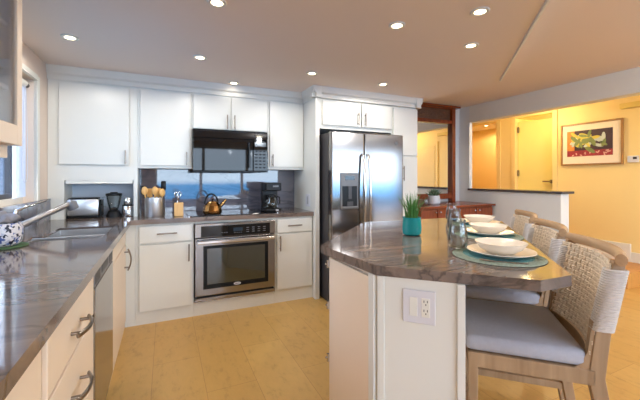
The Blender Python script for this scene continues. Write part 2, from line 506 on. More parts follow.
# kitchen window
w1 = MB()
w1.box(-1.04, -0.995, 1.30, 1.36, 1.085, 2.04).box(-1.04, -0.995, 3.25, 3.31, 1.085, 2.04)
w1.box(-1.04, -0.995, 1.36, 3.25, 1.98, 2.04).box(-1.04, -0.995, 1.36, 3.25, 1.085, 1.13)
win1 = struct('window_1', w1, TRIMW, bevel=0.003)
fr = MB()
for (y0, y1) in ((1.36, 2.22), (2.22, 3.12)):
    fr.box(-1.03, -1.0, y0, y0 + 0.035, 1.13, 1.98).box(-1.03, -1.0, y1 - 0.035, y1, 1.13, 1.98)
    fr.box(-1.03, -1.0, y0 + 0.035, y1 - 0.035, 1.13, 1.165).box(-1.03, -1.0, y0 + 0.035, y1 - 0.035, 1.945, 1.98)
fr.build('window_frame', DARKG, win1)
MB().box(-1.018, -1.014, 1.39, 3.09, 1.16, 1.95).build('window_pane', PANE, win1)
MB().box(-1.018, -1.014, 3.121, 3.25, 1.13, 1.98).build('window_pane', PANE, win1)
MB().box(-0.93, -0.905, 3.31, 3.36, 1.10, 2.07).box(-0.93, -0.905, 1.25, 3.31, 2.04, 2.08).build('window_trim', TRIMW, win1)
# roller blind
bl = thing('roller_blind', 'rolled up white blind at the top of the window by the sink', 'blind', (-0.965, 2.3, 1.97))
MB().cyl((-0.965, 1.34, 1.985), (-0.965, 3.22, 1.985), 0.026, 16).build('roller', TRIMW, bl, 40)
MB().cyl((-0.965, 3.22, 1.985), (-0.965, 3.285, 1.985), 0.018, 14).build('bracket', DARKG, bl, 40)
lp = [(-0.95, 3.20 + 0.045 * math.sin(a), 1.29 + (0.05 * math.cos(a) if math.cos(a) < 0 else 0.68 * math.cos(a))) for a in [2 * math.pi * i / 40 for i in range(40)]]
MB().tube(lp, 0.0025, 5, closed=True).build('pull_cord', PLATEP, bl, 40)
# dark slatted screen outside that window
sc_ = thing('slatted_screen', 'dark blue-grey slatted screen outside the sink window', 'screen', (-2.3, 6.0, 0))
MB().box(-2.34, -2.30, 4.2, 7.28, 0.0, 2.1).build('backing', SCREEN, sc_)
sl = MB()
for i in range(15):
    sl.box(-2.30, -2.27, 4.25 + i * 0.2, 4.37 + i * 0.2, 0.0, 2.1)
sl.build('slats', SCREEN, sc_)
SHEER = bpy.data.materials.new('sheer_cloth'); SHEER.use_nodes = True
n_ = SHEER.node_tree; n_.nodes.clear()
so = n_.nodes.new('ShaderNodeOutputMaterial'); s1 = n_.nodes.new('ShaderNodeBsdfTranslucent'); s2 = n_.nodes.new('ShaderNodeBsdfDiffuse'); s3 = n_.nodes.new('ShaderNodeMixShader')
wv = n_.nodes.new('ShaderNodeTexNoise'); wv.inputs['Scale'].default_value = 40
vr = n_.nodes.new('ShaderNodeValToRGB'); vr.color_ramp.elements[0].color = lin(226, 230, 238); vr.color_ramp.elements[1].color = lin(246, 248, 250)
tc_ = n_.nodes.new('ShaderNodeTexCoord'); n_.links.new(tc_.outputs['Object'], wv.inputs['Vector']); n_.links.new(wv.outputs['Fac'], vr.inputs[0])
n_.links.new(vr.outputs[0], s1.inputs[0]); n_.links.new(vr.outputs[0], s2.inputs[0]); s3.inputs[0].default_value = 0.4
n_.links.new(s1.outputs[0], s3.inputs[1]); n_.links.new(s2.outputs[0], s3.inputs[2]); n_.links.new(s3.outputs[0], so.inputs[0])
m = MB()
prev = None
for i in range(61):
    y = 3.125 + 0.122 * i / 60
    x = -0.972 + 0.010 * math.sin(i * 0.9)
    cur = (m.bm.verts.new((x, y, 1.135)), m.bm.verts.new((x, y, 1.955)), m.bm.verts.new((x + 0.003, y, 1.955)), m.bm.verts.new((x + 0.003, y, 1.135)))
    if prev:
        for k in range(4):
            m.bm.faces.new((prev[k], prev[(k + 1) % 4], cur[(k + 1) % 4], cur[k]))
    prev = cur
tag(m.build('sheer_curtain', SHEER, None, 60), 'white sheer curtain gathered at the right end of the sink window', 'curtain')

# hall door
door = MB()
door.box(5.57, 5.61, 3.285, 3.895, 0.18, 2.27)
M = Matrix.Translation((5.6, 3.895, 0)) @ Matrix.Rotation(R(9), 4, 'Z') @ Matrix.Translation((-5.6, -3.895, 0))
d1 = MB().box(5.60, 5.64, 3.285, 3.895, 0.18, 2.24, M=M)
d1o = struct('door_1', d1, DOORY, bevel=0.003)
h = MB()
hp = M @ Vector((5.60, 3.37, 1.21))
h.cyl(hp, hp + Vector((-0.02, 0, 0)), 0.028, 16).cyl(hp, hp + Vector((-0.06, 0, 0)), 0.012, 12)
h.tube([hp + Vector((-0.055, 0, 0)), hp + Vector((-0.055, 0.11, 0))], 0.011, 10)
h.build('door_handle', NICKEL, d1o, 40)
hg = MB()
for z in (0.5, 1.3, 2.05):
    hg.box(5.575, 5.60, 3.87, 3.895, z, z + 0.10)
hg.build('hinges', NICKEL, d1o)
door.bm.free()
struct('trim_1', MB().box(5.53, 5.55, 3.21, 3.28, 0.17, DZ + 0.05).box(5.53, 5.55, 3.90, 3.97, 0.17, DZ + 0.05).box(5.53, 5.55, 3.28, 3.90, DZ, DZ + 0.05), HALLY, bevel=0.003)
struct('trim_2', MB().box(5.535, 5.55, 4.19, 4.27, 0.17, DZ).box(5.55, 5.67, 4.27, 4.285, 0.17, DZ), HALLY, bevel=0.003)
d2 = struct('door_2', MB().box(5.69, 6.4, 4.205, 4.245, 0.18, 2.2), HALLA, bevel=0.003)
hg = MB()
for z in (0.5, 1.15, 1.75):
    hg.box(5.672, 5.69, 4.20, 4.25, z, z + 0.11)
hg.build('hinges', NICKEL, d2)


# ------------------------------------------------------------------ ceiling lamps
def spot_light(name, loc, parent, watt, col=WARM, size=0.09, ang=172):
    d = bpy.data.lights.new(name, 'SPOT'); d.energy = watt; d.color = col; d.spot_size = R(ang); d.spot_blend = 0.25; d.shadow_soft_size = size / 2
    o = bpy.data.objects.new(name, d); COL.objects.link(o); o.parent = parent; o.location = loc
    return o


DL = [(-0.587, 2.78, 'recessed ceiling light nearest the sink window, above the worktop corner'),
      (0.25, 2.814, 'recessed ceiling light above the floor in front of the oven, left of centre'),
      (0.255, 1.891, 'recessed ceiling light at the top edge of the photo, nearest over the kitchen aisle'),
      (0.628, 3.44, 'small recessed ceiling light directly above the black microwave'),
      (1.216, 2.819, 'recessed ceiling light in front of the corner where the fridge cabinet steps out'),
      (1.314, 1.707, 'recessed ceiling light above the left end of the island'),
      (2.018, 2.85, 'recessed ceiling light in front of the doors over the refrigerator'),
      (1.635, 1.365, 'recessed ceiling light above the island, the closer one to the angled ceiling edge'),
      (1.997, 1.744, 'recessed ceiling light above the far half of the island, under the angled edge')]
first = None
for (x, y, lb) in DL:
    if first is None:
        t = thing('ceiling_light', lb, 'ceiling light', (x, y, KZ), 0, 'recessed lights in the kitchen ceiling')
        MB().lathe([(0.030, -0.001), (0.032, -0.007), (0.048, -0.009), (0.052, -0.004), (0.052, 0.0)], (x, y, KZ), 32).build('trim_ring', TRIMW, t, 40)
        MB().lathe([(0.0, -0.006), (0.030, -0.006), (0.030, -0.004), (0.0, -0.004)], (x, y, KZ), 24).build('lens', LAMPE, t, 40)
        spot_light('bulb', (0, 0, -0.03), t, DOWNLIGHT_W)
        first = t
    else:
        t = copy_thing(first, (x, y, KZ), 0, lb)
        if y > 3.2:
            for c_ in t.children:
                if c_.type == 'LIGHT':
                    c_.data = c_.data.copy(); c_.data.energy = 0.4
for (x, y, lb) in ((6.05, 4.9, 'recessed ceiling light inside the amber doorway off the hall'),):
    t = copy_thing(first, (x, y, HZ), 0, lb, 'recessed lights in the hall')
    for ch in t.children:
        if ch.type == 'LIGHT':
            ch.data = ch.data.copy(); ch.data.energy = 16; ch.data.color = (1, 0.76, 0.38)


def hall_lamp(x, y, z, lb, watt, col):
    t = thing('ceiling_lamp', lb, 'ceiling light', (x, y, z), 0, 'warm lamps on the hall ceiling')
    MB().lathe([(0.0, -0.05), (0.05, -0.045), (0.09, -0.02), (0.10, 0)], (x, y, z), 28).build('shade', LAMPE, t, 40)
    MB().lathe([(0.105, -0.012), (0.115, -0.012), (0.115, 0), (0.105, 0)], (x, y, z), 28).build('ring', NICKEL, t, 40)
    d = bpy.data.lights.new('bulb', 'POINT'); d.energy = watt; d.color = col; d.shadow_soft_size = 0.06
    o = bpy.data.objects.new('bulb', d); COL.objects.link(o); o.parent = t; o.location = (0, 0, -0.12)


hall_lamp(4.95, 3.3, HZ, 'round lamp on the hall ceiling behind the low wall', HALL_W, (1.0, 0.77, 0.38))
hall_lamp(4.95, 1.2, HZ, 'round lamp on the ceiling past the end of the low wall', HALL_W * 0.8, (1.0, 0.77, 0.42))
hall_lamp(3.35, -0.2, HZ, 'added fill lamp, out of view on the living room ceiling beside the island', 24, (0.94, 0.96, 1.0))  # added out of view to brighten the beam, low wall and island
hall_lamp(2.2, -1.6, HZ, 'added fill lamp, unseen on the living room ceiling behind the camera', 20, (0.86, 0.93, 1.0))  # second added fill light, unseen, lifts the faces lit from behind the camera
hall_lamp(6.35, 3.2, HZ, 'round lamp in the room behind the yellow hall door', 12, (1.0, 0.80, 0.25))

# ------------------------------------------------------------------ left run and back run base cabinets
LX = -0.313      # face frame plane of the left run (faces +X)
BY = 3.30        # face frame plane of the back run (faces -Y)
TOP = 0.873


def xpanel(mb, y0, y1, z0, z1, t=0.02, bev=0.003):
    return mb.box(LX + 0.005, LX + t, y0, y1, z0, z1, bev)


def ypanel(mb, x0, x1, z0, z1, Y=BY, t=0.02, bev=0.003):
    return mb.box(x0, x1, Y - t, Y - 0.005, z0, z1, bev)


def left_cab(name, lb, y0, y1, hollow=False):
    t = thing(name, lb, 'cabinet', (-0.6, (y0 + y1) / 2, 0), 0, 'base cabinets under the worktop')
    m = MB()
    if hollow:
        m.box(-0.88, LX, y0, y0 + 0.018, 0.0, TOP).box(-0.88, LX, y1 - 0.018, y1, 0.0, TOP).box(-0.88, LX, y0, y1, 0.09, 0.11)
        m.box(LX - 0.018, LX, y0, y1, 0.0, TOP)
    else:
        m.box(-0.88, LX, y0, y1, 0, TOP)
    m.build('carcass', CREAM, t)
    return t


c0 = left_cab('base_cabinet', 'cream base cabinet nearest the camera at the left end of the worktop', 0.32, 1.125)
p = xpanel(MB(), 0.34, 1.10, 0.12, 0.862).build('door', CREAM, c0)
c1 = left_cab('drawer_cabinet', 'cream drawer cabinet beside the dishwasher with arched pulls', 1.127, 1.805)
for (z0, z1, zh) in ((0.667, 0.862, 0.745), (0.388, 0.655, 0.525), (0.11, 0.376, 0.26)):
    dr = xpanel(MB(), 1.15, 1.80, z0, z1).build('drawer', CREAM, c1)
    bar_pull((LX + 0.02, 1.39, zh), (LX + 0.02, 1.545, zh), (1, 0, 0), 0.024, 0.0075, 0.022, flat=(1.3, 0.8)).build('pull', NICKEL, dr, 50)

dw = thing('dishwasher', 'stainless dishwasher between the drawers and the sink cabinet', 'dishwasher', (-0.6, 2.1, 0))
MB().box(-0.88, LX, 1.812, 2.388, 0.0, 0.868).build('body', DARKG, dw)
MB().box(LX, LX + 0.024, 1.815, 2.385, 0.10, 0.775, 0.004).box(LX, LX + 0.024, 1.815, 2.385, 0.862, 0.868).build('door', STEEL, dw)
MB().box(LX, LX + 0.022, 1.815, 2.385, 0.778, 0.86, 0.003).build('control_panel', GREYP, dw)
g = MB()
g.box(LX + 0.0215, LX + 0.0235, 1.83, 1.95, 0.79, 0.85).box(LX + 0.0215, LX + 0.0235, 2.0, 2.2, 0.80, 0.84).box(LX + 0.0215, LX + 0.0235, 2.25, 2.37, 0.79, 0.85)
g.build('vent', DARKG, dw)
c2 = left_cab('sink_cabinet', 'cream cabinet under the sink with one arched pull', 2.392, 3.295, True)
xpanel(MB(), 2.41, 3.16, 0.745, 0.862).build('false_front', CREAM, c2)
p = xpanel(MB(), 2.41, 3.16, 0.11, 0.733).build('door', CREAM, c2)
bar_pull((LX + 0.02, 3.06, 0.555), (LX + 0.02, 3.06, 0.70), (1, 0, 0), 0.024, 0.0075, 0.022, flat=(1.3, 0.8)).build('pull', NICKEL, p, 50)


def back_cab(name, lb, x0, x1):
    t = thing(name, lb, 'cabinet', ((x0 + x1) / 2, 3.58, 0), 0, 'base cabinets under the worktop')
    MB().box(x0, x1, BY, 3.86, 0, TOP).build('carcass', WHITE, t)
    return t


struct('trim_corner_filler', MB().box(LX, -0.237, BY, 3.86, 0, TOP), WHITE)
c3 = back_cab('base_cabinet', 'white base cabinet left of the oven, one drawer over one door', -0.235, 0.238)
dr = ypanel(MB(), -0.205, 0.222, 0.705, 0.852).build('drawer', WHITE, c3)
bar_pull((-0.055, BY - 0.02, 0.785), (0.085, BY - 0.02, 0.785), (0, -1, 0), 0.028, 0.0065, flat=(1, 0.8)).build('pull', NICKEL, dr, 50)
p = ypanel(MB(), -0.205, 0.222, 0.115, 0.69).build('door', WHITE, c3)
bar_pull((0.195, BY - 0.02, 0.535), (0.195, BY - 0.02, 0.665), (0, -1, 0), 0.028, 0.0065).build('pull', NICKEL, p, 50)
c4 = back_cab('base_cabinet', 'white base cabinet between the oven and the tall fridge panel', 1.012, 1.428)
dr = ypanel(MB(), 1.03, 1.415, 0.715, 0.852).build('drawer', WHITE, c4)
bar_pull((1.15, BY - 0.02, 0.785), (1.28, BY - 0.02, 0.785), (0, -1, 0), 0.028, 0.0065, flat=(1, 0.8)).build('pull', NICKEL, dr, 50)
p = ypanel(MB(), 1.03, 1.415, 0.135, 0.70).build('door', WHITE, c4)
bar_pull((1.06, BY - 0.02, 0.545), (1.06, BY - 0.02, 0.675), (0, -1, 0), 0.028, 0.0065).build('pull', NICKEL, p, 50)
# oven housing
hs = thing('oven_cabinet', 'white cabinet frame that holds the built-in oven', 'cabinet', (0.62, 3.58, 0))
MB().box(0.240, 1.010, BY, 3.86, 0, 0.125).build('plinth', WHITE, hs)
MB().box(0.240, 1.010, BY, 3.86, 0.852, TOP).build('top_rail', WHITE, hs)

# oven
ov = thing('wall_oven', 'stainless built-in oven with black control panel under the cooktop', 'oven', (0.62, 3.3, 0.125))
MB().box(0.25, 1.00, BY - 0.002, 3.82, 0.127, 0.85).build('body', DARKG, ov)
MB().box(0.245, 1.005, BY - 0.035, BY - 0.003, 0.722, 0.85, 0.003).build('fascia', STEEL, ov)
cp = MB().box(0.298, 0.95, BY - 0.040, BY - 0.034, 0.727, 0.828, 0.002).build('control_panel', BLACKG, ov)
MB().box(0.59, 0.68, BY - 0.0415, BY - 0.0395, 0.765, 0.80).build('display', DISPLAY, cp)
for i in range(4):
    for j in range(3):
        MB().box(0.715 + i * 0.055, 0.74 + i * 0.055, BY - 0.0412, BY - 0.0398, 0.752 + j * 0.02, 0.757 + j * 0.02).build('button', GREYP, cp)
for i in range(4):
    MB().box(0.60 + i * 0.02, 0.612 + i * 0.02, BY - 0.0412, BY - 0.0398, 0.750, 0.754).build('button', GREYP, cp)
for i in range(3):
    MB().box(0.48 + i * 0.022, 0.494 + i * 0.022, BY - 0.0412, BY - 0.0398, 0.757, 0.762).build('button', GREYP, cp)
od = MB().box(0.247, 1.003, BY - 0.037, BY - 0.003, 0.185, 0.716, 0.004).build('door', STEEL, ov)
MB().box(0.318, 0.932, BY - 0.0395, BY - 0.036, 0.245, 0.645, 0.001).build('window_border', BLACKP, od)
MB().box(0.352, 0.898, BY - 0.0415, BY - 0.039, 0.287, 0.618).build('window_glass', OVENG, od)
MB().box(0.262, 0.99, BY - 0.085, BY - 0.060, 0.668, 0.702, 0.008).box(0.275, 0.30, BY - 0.065, BY - 0.036, 0.672, 0.698).box(0.95, 0.975, BY - 0.065, BY - 0.036, 0.672, 0.698).build('handle', STEELH, od)
M = Matrix.Translation((0.627, BY - 0.0405, 0.266)) @ Matrix.Rotation(R(90), 4, 'X')
MB().lathe([(0.0, -0.001), (0.034, -0.001), (0.034, 0.002), (0, 0.002)], (0, 0, 0), 28, M=M, sy=0.36).build('badge', PLATEP, od)
M = Matrix.Translation((0.627, BY - 0.043, 0.266)) @ Matrix.Rotation(R(90), 4, 'X')
MB().box(-0.02, 0.02, -0.003, 0.003, -0.0005, 0.0005, M=M).build('badge_lettering', DARKG, od)
MB().box(0.247, 1.003, BY - 0.030, BY - 0.003, 0.130, 0.165, 0.003).build('lower_trim', STEEL, ov)
MB().box(0.26, 0.99, BY - 0.022, BY - 0.003, 0.166, 0.184).build('vent_gap', BLACKP, ov)

# worktop
ct = MB()
T0, T1 = 0.874, 0.915
E = -0.268
ct.box(-0.908, -0.74, 0.30, 3.868, T0, T1).box(-0.74, -0.35, 0.30, 2.42, T0, T1)
ct.box(-0.74, -0.69, 2.605, 2.98, T0, T1).box(-0.74, -0.35, 2.98, 3.868, T0, T1).box(-0.35, E, 0.30, 3.868, T0, T1)
ct.box(E, 1.428, 3.26, 3.868, T0, T1)
o = ct.build('worktop', STONE); tag(o, 'polished brown stone worktop running along the window and back wall', 'worktop')
o = MB().box(-0.908, -0.886, 0.30, 3.558, 0.9155, 1.10).build('backsplash', SPLASH); tag(o, 'low stone backsplash strip under the window by the sink', 'backsplash')
o = MB().box(-0.233, 1.428, 3.852, 3.868, 0.9155, 1.388).build('backsplash', SPLASH); tag(o, 'tall polished stone backsplash behind the cooktop', 'backsplash')
# sink
sk = thing('sink', 'double-bowl stainless sink set into the worktop below the window', 'sink', (-0.55, 2.7, 0.67))


def bowl(x0, x1, y0, y1, zb):
    m = MB(); t = 0.006
    z1 = 0.9
    m.box(x0, x1, y0, y1, zb, zb + t).box(x0, x0 + t, y0, y1, zb, z1).box(x1 - t, x1, y0, y1, zb, z1).box(x0, x1, y0, y0 + t, zb, z1).box(x0, x1, y1 - t, y1, zb, z1)
    return m


bowl(-0.74, -0.35, 2.42, 2.59, 0.72).build('bowl', SINKS, sk)
bowl(-0.69, -0.35, 2.597, 2.98, 0.70).build('bowl', SINKS, sk)
MB().box(-0.74, -0.35, 2.585, 2.605, 0.885, 0.908, 0.004).build('divider', SINKS, sk)
MB().lathe([(0, 0), (0.045, 0), (0.045, 0.006), (0, 0.004)], (-0.52, 2.79, 0.706), 24).build('drain', CHROME, sk, 40)
# faucet
fx, fy = -0.83, 2.60
fa = thing('faucet', 'chrome pull-out kitchen faucet leaning over the sink', 'faucet', (fx, fy, 0.915))
MB().lathe([(0.030, 0), (0.030, 0.012), (0.025, 0.016), (0.025, 0.09), (0.022, 0.105), (0, 0.108)], (fx, fy, 0.915), 24).build('base', CHROME, fa, 40)
MB().tube([(fx, fy, 0.965), (-0.785, 2.65, 0.995), (-0.70, 2.735, 1.042), (-0.60, 2.83, 1.097)], 0.018, 16, rad=[0.023, 0.0195, 0.0185, 0.0185]).build('spout', mat('faucet_metal', lin(150, 150, 154), 0.28, 1.0, var=0.03), fa, 50)
MB().tube([(-0.607, 2.824, 1.108), (-0.592, 2.838, 1.098), (-0.580, 2.848, 1.062)], 0.023, 16, rad=[0.022, 0.034, 0.032]).build('spray_head', GREYP, fa, 50)
MB().tube([(fx, fy, 1.02), (-0.82, 2.62, 1.078), (-0.77, 2.70, 1.105), (-0.715, 2.78, 1.128)], 0.008, 10, rad=[0.012, 0.010, 0.008, 0.005]).build('lever', CHROME, fa, 50)

# patterned pot with a cloth
def mosaic(name):
    m = bpy.data.materials.new(name); m.use_nodes = True; n = m.node_tree; b = n.nodes['Principled BSDF']
    tcn = n.nodes.new('ShaderNodeTexCoord'); vo = n.nodes.new('ShaderNodeTexVoronoi'); vo.inputs['Scale'].default_value = 95
    n.links.new(tcn.outputs['Object'], vo.inputs['Vector'])
    s_ = n.nodes.new('ShaderNodeSeparateColor'); n.links.new(vo.outputs['Color'], s_.inputs[0])
    r = n.nodes.new('ShaderNodeValToRGB'); r.color_ramp.interpolation = 'CONSTANT'; e = r.color_ramp.elements
    e[0].position = 0; e[0].color = lin(226, 222, 224); e[1].position = 0.82; e[1].color = lin(30, 34, 58)
    k = e.new(0.5); k.color = lin(190, 190, 205)
    k = e.new(0.68); k.color = lin(80, 100, 160)
    n.links.new(s_.outputs[0], r.inputs[0]); n.links.new(r.outputs[0], b.inputs['Base Color']); b.inputs['Roughness'].default_value = 0.4
    return m


MOS = mosaic('mosaic_pattern')
CLOTH = mat('grey_cloth', lin(136, 130, 130), 0.9, var=0.3, scale=40, bump=0.4, bscale=120)
GREENW = mat('green_woven', lin(70, 100, 62), 0.8, var=0.4, scale=60)
px_, py_ = -0.775, 2.30
m = MB().lathe([(0.0, 0.0), (0.102, 0.0), (0.106, 0.004), (0.102, 0.008), (0.0, 0.008)], (px_, py_, 0.9155), 32)
tag(m.build('trivet', GREENW, None, 40), 'round green woven trivet under the patterned pot by the window', 'trivet')
m = MB().lathe([(0.0, 0.0), (0.060, 0.0), (0.076, 0.015), (0.082, 0.045), (0.082, 0.09), (0.074, 0.112), (0.072, 0.118), (0.065, 0.118), (0.062, 0.10), (0.0, 0.095)], (px_, py_, 0.924), 36)
tag(m.build('patterned_pot', MOS, None, 50), 'blue and white mosaic patterned pot at the left edge of the worktop', 'pot')
m = MB()
m.ball((px_ - 0.005, py_, 1.052), 0.062, (1.05, 1.1, 0.42), sub=4).ball((px_ + 0.025, py_ - 0.01, 1.064), 0.04, (1.2, 0.9, 0.55), sub=3).ball((px_ - 0.03, py_ + 0.02, 1.078), 0.042, (1.0, 1.2, 0.6), sub=3)
for v in m.bm.verts:
    a = math.atan2(v.co.y - py_, v.co.x - px_)
    v.co.z += 0.008 * math.sin(5 * a + 40 * (v.co.x - px_)) ; v.co.x += 0.004 * math.sin(90 * v.co.z)
    v.co.z = max(v.co.z, 1.0425)
tag(m.build('dish_cloth', CLOTH, None, 60), 'crumpled grey dish cloth heaped on top of the patterned pot', 'cloth')

# ------------------------------------------------------------------ wall cabinets
UY = 3.56


def upper(name, lb, x0, x1, z0, z1):
    t = thing(name, lb, 'cabinet', ((x0 + x1) / 2, 3.7, z0), 0, 'white wall cabinets on the back wall')
    MB().box(x0, x1, UY, 3.868, z0, z1).build('carcass', WHITE, t)
    return t


CT = 2.118
ug = thing('wall_cabinet', 'white corner wall cabinet standing on the worktop over an open appliance niche', 'cabinet', (-0.57, 3.7, 0.9155), 0, 'white wall cabinets on the back wall')
g = MB()
g.box(-0.908, -0.235, UY, 3.868, 1.275, CT).box(-0.908, -0.793, UY, 3.868, 0.9155, 1.275).box(-0.267, -0.235, UY, 3.868, 0.9155, 1.275)
g.box(-0.793, -0.267, UY, UY + 0.02, 1.255, 1.275)
g.build('carcass', WHITE, ug)
MB().box(-0.793, -0.267, 3.85, 3.868, 0.9155, 1.275).build('niche_back', mat('niche_grey', lin(214, 220, 230), 0.5), ug)
sh = MB().box(-0.785, -0.275, UY + 0.004, UY + 0.018, 1.222, 1.256, 0.003).build('tambour_door', WHITE, ug)
MB().tube([(-0.58, UY - 0.004, 1.232), (-0.53, UY - 0.012, 1.226), (-0.48, UY - 0.004, 1.232)], 0.006, 8).build('pull', TRIMW, sh, 40)
p = ypanel(MB(), -0.828, -0.302, 1.392, 2.10, UY).build('door', WHITE, ug)
bar_pull((-0.33, UY - 0.02, 1.41), (-0.33, UY - 0.02, 1.515), (0, -1, 0), 0.028, 0.006).build('pull', NICKEL, p, 50)
u2 = upper('wall_cabinet', 'white wall cabinet left of the microwave with its pull at the right', -0.233, 0.238, 1.366, CT)
p = ypanel(MB(), -0.212, 0.218, 1.392, 2.10, UY).build('door', WHITE, u2)
bar_pull((0.19, UY - 0.02, 1.41), (0.19, UY - 0.02, 1.515), (0, -1, 0), 0.028, 0.006).build('pull', NICKEL, p, 50)
u3 = upper('wall_cabinet', 'short white two-door wall cabinet above the microwave', 0.240, 1.010, 1.757, CT)
for (a, b, hx) in ((0.255, 0.607, 0.578), (0.622, 0.99, 0.652)):
    p = ypanel(MB(), a, b, 1.768, 2.10, UY).build('door', WHITE, u3)
    bar_pull((hx, UY - 0.02, 1.785), (hx, UY - 0.02, 1.905), (0, -1, 0), 0.028, 0.006).build('pull', NICKEL, p, 50)
u4 = upper('wall_cabinet', 'white wall cabinet right of the microwave beside the fridge panel', 1.012, 1.428, 1.366, CT)
p = ypanel(MB(), 1.03, 1.415, 1.392, 2.10, UY).build('door', WHITE, u4)
bar_pull((1.06, UY - 0.02, 1.41), (1.06, UY - 0.02, 1.515), (0, -1, 0), 0.028, 0.006).build('pull', NICKEL, p, 50)

# fridge tower
tw = thing('fridge_surround', 'tall white panel and crown-topped cabinet bay around the refrigerator', 'cabinet', (1.95, 3.5, 0))
MB().box(1.43, 1.475, 3.22, 3.868, 0, CT).build('side_panel', WHITE, tw)
MB().box(1.475, 2.41, 3.245, 3.868, 1.80, CT).build('carcass', WHITE, tw)
for (a, b, hx) in ((1.515, 1.982, 1.945), (2.0, 2.402, 2.035)):
    p = MB().box(a, b, 3.22, 3.24, 1.84, 2.10, 0.003).build('door', WHITE, tw)
    bar_pull((hx, 3.22, 1.865), (hx, 3.22, 1.985), (0, -1, 0), 0.028, 0.006).build('pull', NICKEL, p, 50)
tl = thing('pantry_cabinet', 'narrow tall white cabinet right of the refrigerator', 'cabinet', (2.6, 3.5, 0))
MB().box(2.412, 2.79, 3.245, 3.868, 0, CT).build('carcass', WHITE, tl)
MB().box(2.43, 2.785, 3.22, 3.24, 1.54, 2.10, 0.003).build('door', WHITE, tl)
p = MB().box(2.43, 2.785, 3.22, 3.24, 0.10, 1.525, 0.003).build('door', WHITE, tl)
bar_pull((2.565, 3.22, 1.25), (2.565, 3.22, 1.40), (0, -1, 0), 0.028, 0.0065).build('pull', NICKEL, p, 50)
# crown moulding
cm = MB()


def crown_x(x0, x1, Y, z0, z1):
    cm.box(x0, x1, Y - 0.012, Y + 0.05, z0, z0 + 0.018)
    a = [(Y + 0.05, z0 + 0.018), (Y - 0.006, z0 + 0.018), (Y - 0.010, z0 + 0.04), (Y - 0.03, z0 + 0.055), (Y - 0.045, z1), (Y + 0.05, z1)]
    M = Matrix(((0, 0, 1, 0), (1, 0, 0, 0), (0, 1, 0, 0), (0, 0, 0, 1)))
    cm.prism(a, x0, x1, M=M)


def crown_y(y0, y1, X, z0, z1, s=-1):
    cm.box(min(X + s * 0.012, X - s * 0.05), max(X + s * 0.012, X - s * 0.05), y0, y1, z0, z0 + 0.018)
    a = [(X - s * 0.05, z0 + 0.018), (X + s * 0.006, z0 + 0.018), (X + s * 0.010, z0 + 0.04), (X + s * 0.03, z0 + 0.055), (X + s * 0.045, z1), (X - s * 0.05, z1)]
    M = Matrix(((1, 0, 0, 0), (0, 0, 1, 0), (0, 1, 0, 0), (0, 0, 0, 1)))
    cm.prism(a, y0, y1, M=M)


crown_x(-0.91, 1.43, UY, CT, KZ)
crown_x(1.385, 2.835, 3.22, CT, KZ)
crown_y(3.175, UY, 1.43, CT, KZ, -1)
crown_y(3.175, 3.868, 2.79, CT, KZ, 1)
struct('trim_crown', cm, TRIMW)

# microwave
mw = thing('microwave', 'black over-the-range microwave mounted under the short cabinet', 'microwave', (0.62, 3.6, 1.33))
MB().box(0.242, 0.985, 3.50, 3.85, 1.332, 1.754).build('body', BLACKP, mw)
MB().box(0.242, 0.985, 3.465, 3.50, 1.672, 1.754, 0.004).build('vent_grille', BLACKG, mw)
sl = MB()
for i in range(22):
    sl.box(0.27 + i * 0.032, 0.295 + i * 0.032, 3.4635, 3.466, 1.735, 1.745)
sl.build('vent_slots', BLACKP, mw)
md = MB().box(0.242, 0.828, 3.465, 3.50, 1.345, 1.668, 0.004).build('door', BLACKG, mw)
MB().box(0.30, 0.70, 3.463, 3.4655, 1.39, 1.63).build('window_glass', BLACKG, md)
bar_pull((0.785, 3.465, 1.39), (0.785, 3.465, 1.63), (0, -1, 0), 0.03, 0.009).build('handle', BLACKG, md, 50)
mc = MB().box(0.832, 0.985, 3.465, 3.50, 1.345, 1.668, 0.004).build('control_panel', BLACKG, mw)
MB().box(0.845, 0.97, 3.463, 3.4655, 1.60, 1.645).build('display', DISPLAY, mc)
for i in range(3):
    for j in range(6):
        MB().box(0.848 + i * 0.042, 0.876 + i * 0.042, 3.4635, 3.4655, 1.375 + j * 0.034, 1.388 + j * 0.034).build('button', BLACKP, mc)
MB().box(0.242, 0.985, 3.47, 3.50, 1.330, 1.344).build('lower_lip', BLACKP, mw)

# refrigerator
rf = thing('refrigerator', 'stainless side-by-side refrigerator with ice and water dispenser', 'refrigerator', (1.95, 3.4, 0))
MB().box(1.507, 2.395, 3.075, 3.82, 0.02, 1.735).build('body', DARKG, rf)
MB().box(1.52, 2.38, 3.06, 3.4, 0.0, 0.07).build('kick_grille', BLACKP, rf)
fl = MB().box(1.505, 1.890, 3.0, 3.07, 0.075, 1.745, 0.012).build('freezer_door', STEEL, rf)
fR = MB().box(1.897, 2.395, 3.0, 3.07, 0.075, 1.745, 0.012).build('fridge_door', STEEL, rf)


def fridge_handle(x, par):
    m = MB()
    path = []
    path.append((x, 3.0, 0.615))
    for i in range(17):
        t = i / 16
        path.append((x, 3.0 - 0.035 - 0.03 * math.sin(math.pi * t), 0.63 + 0.87 * t))
    path.append((x, 3.0, 1.515))
    m.tube(path, 0.013, 12)
    return m.build('handle', STEELH, par, 50)


